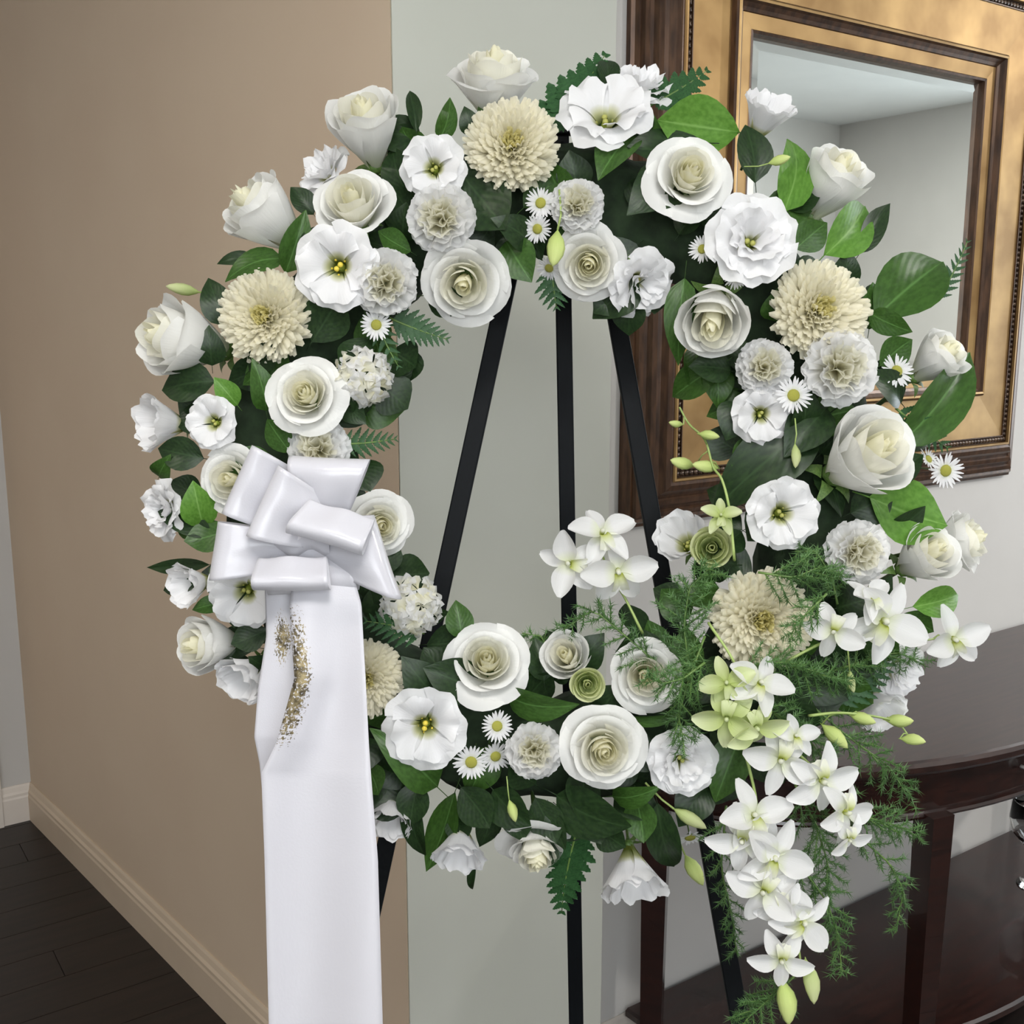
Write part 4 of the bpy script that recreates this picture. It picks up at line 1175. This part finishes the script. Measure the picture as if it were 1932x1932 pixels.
def single_bud(px, py, ln, ang, label, mt='p', dz=.02):
    p = at(px, py, WD - bulge(px, py) - dz); a = math.radians(ang); s = ln * PXM
    d = (RT * math.cos(a) + UP * math.sin(a) - FW * .2).normalized()
    root = thing('lisianthus_bud', label, 'flower bud', Matrix.Translation(p) @ frame_z(d, 0) @ Matrix.Scale(s, 4), 'unopened buds of the wreath')
    obj('bud', BUD if mt == 'g' else PALEBUD, root)
    b_ = MB(); b_.tube([(.0, 0, -.5), (.05, .03, -.9), (.0, .2, -1.5)], .03, 5)
    obj('stem', b_.mesh('stem', M['stem_lt']), root)
single_bud(345, 546, 62, 172, 'pale green bud sticking out at the left above the side rose', 'p', 0)
single_bud(1046, 468, 70, -100, 'slim green bud beside the hanging rose at the top', 'g', .03)
single_bud(1302, 1545, 66, -30, 'pale bud pointing right at the bottom of the wreath', 'p', .02)
single_bud(1309, 1642, 66, -60, 'slim lime bud hanging below the wreath at right', 'g', 0)
single_bud(966, 1530, 40, -75, 'tiny lime bud hanging at the bottom left of the centre leg', 'g', .02)
single_bud(1499, 860, 44, -95, 'small pale bud left of the closed ivory rose', 'p', .02)
single_bud(1470, 302, 40, 15, 'small yellow green bud on the bright leaf at upper right', 'g', .05)

# ------------------------------------------------------------------ asparagus fern
def asparagus(label, pts_px, spread, n=26, dz=.035, dens=1.0, depth=None):
    def dp(x, y): return (WD - bulge(x, y) - dz) if depth is None else depth
    pts = [at(x, y, dp(x, y)) for x, y in pts_px]
    root_p = pts[0]
    rr = random.Random(len(label) * 13 + int(pts_px[0][0]))
    def P(s):
        f_ = s * (len(pts) - 1); i = min(int(f_), len(pts) - 2); return pts[i].lerp(pts[i + 1], f_ - i)
    st = MB(); nd = MB()
    st.tube([P(i / 10) - root_p for i in range(11)], [lerp(.0013, .0005, i / 10) for i in range(11)], 5)
    def needle(p, d, L):
        x = d.orthogonal().normalized() * .00046; y = d.cross(x).normalized() * .00046
        q = p + d * L
        nd.add([p + x, p - x * .5 + y, p - x * .5 - y, q], [(0, 1, 3), (1, 2, 3), (2, 0, 3)])
    ax = (pts[-1] - pts[0]).normalized()
    for i in range(n):
        s = .06 + .94 * i / n
        p = P(s); q = P(min(1, s + .03)); t = (q - P(max(0, s - .03))).normalized()
        ln = spread * PXM * (1 - .55 * s) * rr.uniform(.6, 1.15)
        a = i * 2.1 + rr.uniform(-.4, .4)
        sd = t.orthogonal().normalized(); sd = Matrix.Rotation(a, 3, t) @ sd
        d = (sd + t * rr.uniform(.5, 1.0)); d -= FW * d.dot(FW) * .45; d.normalize()
        e_ = p + d * ln + Vector((0, 0, -.10 * ln))
        st.tube([p - root_p, p.lerp(e_, .5) + Vector((0, 0, .03 * ln)) - root_p, e_ - root_p], [.0006, .0005, .0003], 4)
        m_ = max(5, int(ln / PXM / 3.4 * dens))
        for k in range(m_):
            f_ = (k + .5) / m_; c = p.lerp(e_, f_)
            for j in range(4):
                dd = Vector((rr.uniform(-1, 1), rr.uniform(-1, 1), rr.uniform(-1, 1))).normalized() * .95 + d * .75
                needle(c - root_p, dd.normalized(), rr.uniform(9, 19) * PXM)
    root = thing('asparagus_fern', label, 'fern', Matrix.Translation(root_p), 'feathery asparagus fern sprigs')
    obj('stem', st.mesh('stem', M['stem']), root)
    obj('needles', nd.mesh('needles', M['needle'], False), root, kind='stuff')
asparagus('feathery fern sprig inside the ring right of the centre leg', [(1250, 1260), (1180, 1200), (1120, 1150), (1060, 1190)], 60, 24, depth=WD - .06)
asparagus('feathery fern sprig at the foot of the right easel leg', [(1300, 1260), (1290, 1180), (1300, 1110), (1340, 1070)], 78, 30, depth=WD - .075)
asparagus('feathery fern sprig draped over the veiled white rose', [(1330, 1250), (1290, 1280), (1250, 1290), (1218, 1275)], 44, 20, .06)
asparagus('feathery fern sprig between veiled rose and lime orchids', [(1330, 1200), (1300, 1280), (1280, 1350), (1290, 1400)], 66, 26, .03)
asparagus('feathery fern sprig above the lower right chrysanthemum', [(1430, 1080), (1500, 1090), (1545, 1070), (1580, 1090)], 66, 26, .03)
asparagus('feathery fern sprig lying on the right of the lower chrysanthemum', [(1560, 1120), (1530, 1150), (1500, 1180), (1490, 1210)], 38, 16, .07)
asparagus('feathery fern sprig under the lower right chrysanthemum', [(1400, 1260), (1470, 1250), (1530, 1270), (1600, 1280)], 72, 30, .04)
asparagus('feathery fern sprig behind the right orchid spray', [(1560, 1270), (1620, 1250), (1690, 1230), (1740, 1250)], 66, 24, .01)
asparagus('feathery fern sprig trailing below the green orchid buds', [(1530, 1330), (1600, 1390), (1670, 1440), (1720, 1500)], 70, 28, depth=WD - .05)
asparagus('feathery fern sprig reaching right past the nodding orchids', [(1560, 1480), (1630, 1540), (1680, 1555), (1735, 1570)], 62, 24, depth=WD - .05)
asparagus('feathery fern sprig hanging in front of the table leg', [(1600, 1560), (1680, 1630), (1705, 1680), (1690, 1760)], 46, 20, depth=WD - .045)
asparagus('feathery fern sprig beside the nodding orchids', [(1500, 1480), (1540, 1560), (1560, 1620), (1560, 1680)], 74, 26, depth=WD - .06)
asparagus('feathery fern sprig hanging over the lower right easel leg', [(1370, 1520), (1360, 1640), (1380, 1720), (1390, 1800)], 50, 26, depth=WD - .04)
asparagus('feathery fern sprig right of the trailing orchids', [(1500, 1620), (1560, 1700), (1580, 1760), (1590, 1840)], 56, 24, depth=WD - .06)
asparagus('feathery fern sprig at the tip of the trailing orchids', [(1500, 1840), (1460, 1880), (1410, 1920), (1390, 1960)], 70, 26, depth=WD - .075)
asparagus('feathery fern sprig right of the lime orchids', [(1440, 1330), (1490, 1370), (1530, 1400), (1560, 1440)], 70, 26, .03)
asparagus('thin fern sprig at the inner bottom of the ring', [(1040, 1230), (1020, 1200), (985, 1195)], 30, 10, 0.0)
asparagus('small fern sprig beside the bright white carnation', [(1580, 1140), (1570, 1090), (1540, 1040), (1500, 1040)], 44, 16, .0)

# ------------------------------------------------------------------ the ribbon bow
BD = WD - .125
KN = at(578, 1015, BD + .012)
bw_ = thing('ribbon_bow', 'white satin ribbon bow with long hanging tails on the left', 'bow', Matrix.Translation(KN))
def loop(A, B, K, ed, kd, T, ripple=.003, g0=.30, ph=0.0):
    """one ribbon loop from the knot out to the fold line A-B and back"""
    pa = at(A[0], A[1], BD - ed); pb = at(B[0], B[1], BD - ed); k = at(K[0], K[1], BD - kd)
    mid = (pa + pb) / 2; wv = pb - pa; out = mid - k
    nrm = out.cross(wv).normalized()
    if nrm.dot(-FW) < 0: nrm = -nrm
    def fn(u, v):
        al = .5 * (1 - math.cos(2 * math.pi * v))
        th = T * 1.35 * math.sin(2 * math.pi * v) * (.25 + .75 * al * al)
        g = lerp(g0, 1, min(1, al) ** .75)
        rp = ripple * math.sin(4.5 * u + ph) * (1 - al) + ripple * .7 * math.sin(2.2 * u + ph * 2) * al
        return k + out * al + wv * (.5 * u * g) + nrm * (th + rp) - KN
    b_ = MB(); b_.grid(fn, 16, 44)
    o = obj('loop', b_.mesh('loop', M['satin']), bw_)
    sd_ = o.modifiers.new('thickness', 'SOLIDIFY'); sd_.thickness = .0006
    return o
loop((546, 860), (697, 868), (606, 1000), .014, -.004, .020, ph=1, g0=.45)
loop((412, 984), (396, 1094), (560, 1040), .006, -.004, .024, ph=3, g0=.55)
loop((704, 972), (758, 1130), (600, 1030), .008, .0, .020, ph=.4, g0=.5)
loop((508, 1122), (676, 1112), (592, 985), .000, -.006, .018, ph=1.7, g0=.8)
loop((476, 840), (419, 968), (535, 945), .018, .004, .014, ph=2, g0=.9)
loop((526, 878), (465, 1010), (592, 985), .030, .014, .014, ph=2.6, g0=.72)
loop((539, 1002), (683, 1044), (646, 962), .044, .030, .013, ph=.9, g0=.85)
loop((477, 1112), (622, 1110), (552, 1052), .038, .026, .012, ph=2.0, g0=.9)
b = MB()
def knot(u, v):
    a = v * 2 * math.pi; r = .016 + .004 * math.cos(a * 2)
    return RT * (.026 * u) + UP * (r * math.sin(a) * 1.2 + .004 * math.sin(5 * u)) - FW * (r * math.cos(a) + .012 - .006 * u * u)
b.grid(knot, 10, 16)
obj('knot', b.mesh('knot', M['satin']), bw_)

def tail(rows, mat, dz, wav, ph):
    """rows: (y, left x, right x, extra depth) in the photograph's pixels"""
    def interp(v):
        f_ = v * (len(rows) - 1); i = min(int(f_), len(rows) - 2); t = f_ - i; t = t * t * (3 - 2 * t) * .4 + t * .6
        return [lerp(rows[i][k], rows[i + 1][k], t) for k in range(4)]
    def fn(u, v):
        y_, xl, xr, e_ = interp(v)
        x_ = lerp(xl, xr, (u + 1) / 2)
        d = BD - dz - e_ + wav * math.sin(2.6 * u + ph + 2.5 * v) * min(1, v * 3) + .006 * u * u
        return at(x_, y_, d) - KN
    b_ = MB(); b_.grid(fn, 18, 60)
    o = obj('tail', b_.mesh('tail', mat), bw_)
    sd_ = o.modifiers.new('thickness', 'SOLIDIFY'); sd_.thickness = .0006
tail([(1095, 500, 548, 0), (1200, 503, 580, .0), (1300, 487, 580, 0), (1390, 480, 570, .0), (1440, 490, 560, -.004), (1600, 505, 600, -.010), (1900, 515, 690, -.012), (2350, 520, 700, -.012)], M['satin_tail2'], -.006, .004, 1.0)
tail([(1060, 560, 660, -.01), (1140, 546, 682, .004), (1280, 556, 690, .006), (1400, 522, 696, .006), (1460, 493, 700, .006), (1620, 499, 713, .006), (1932, 507, 722, .006), (2400, 512, 732, .006)], M['satin_tail'], .014, .011, .3)
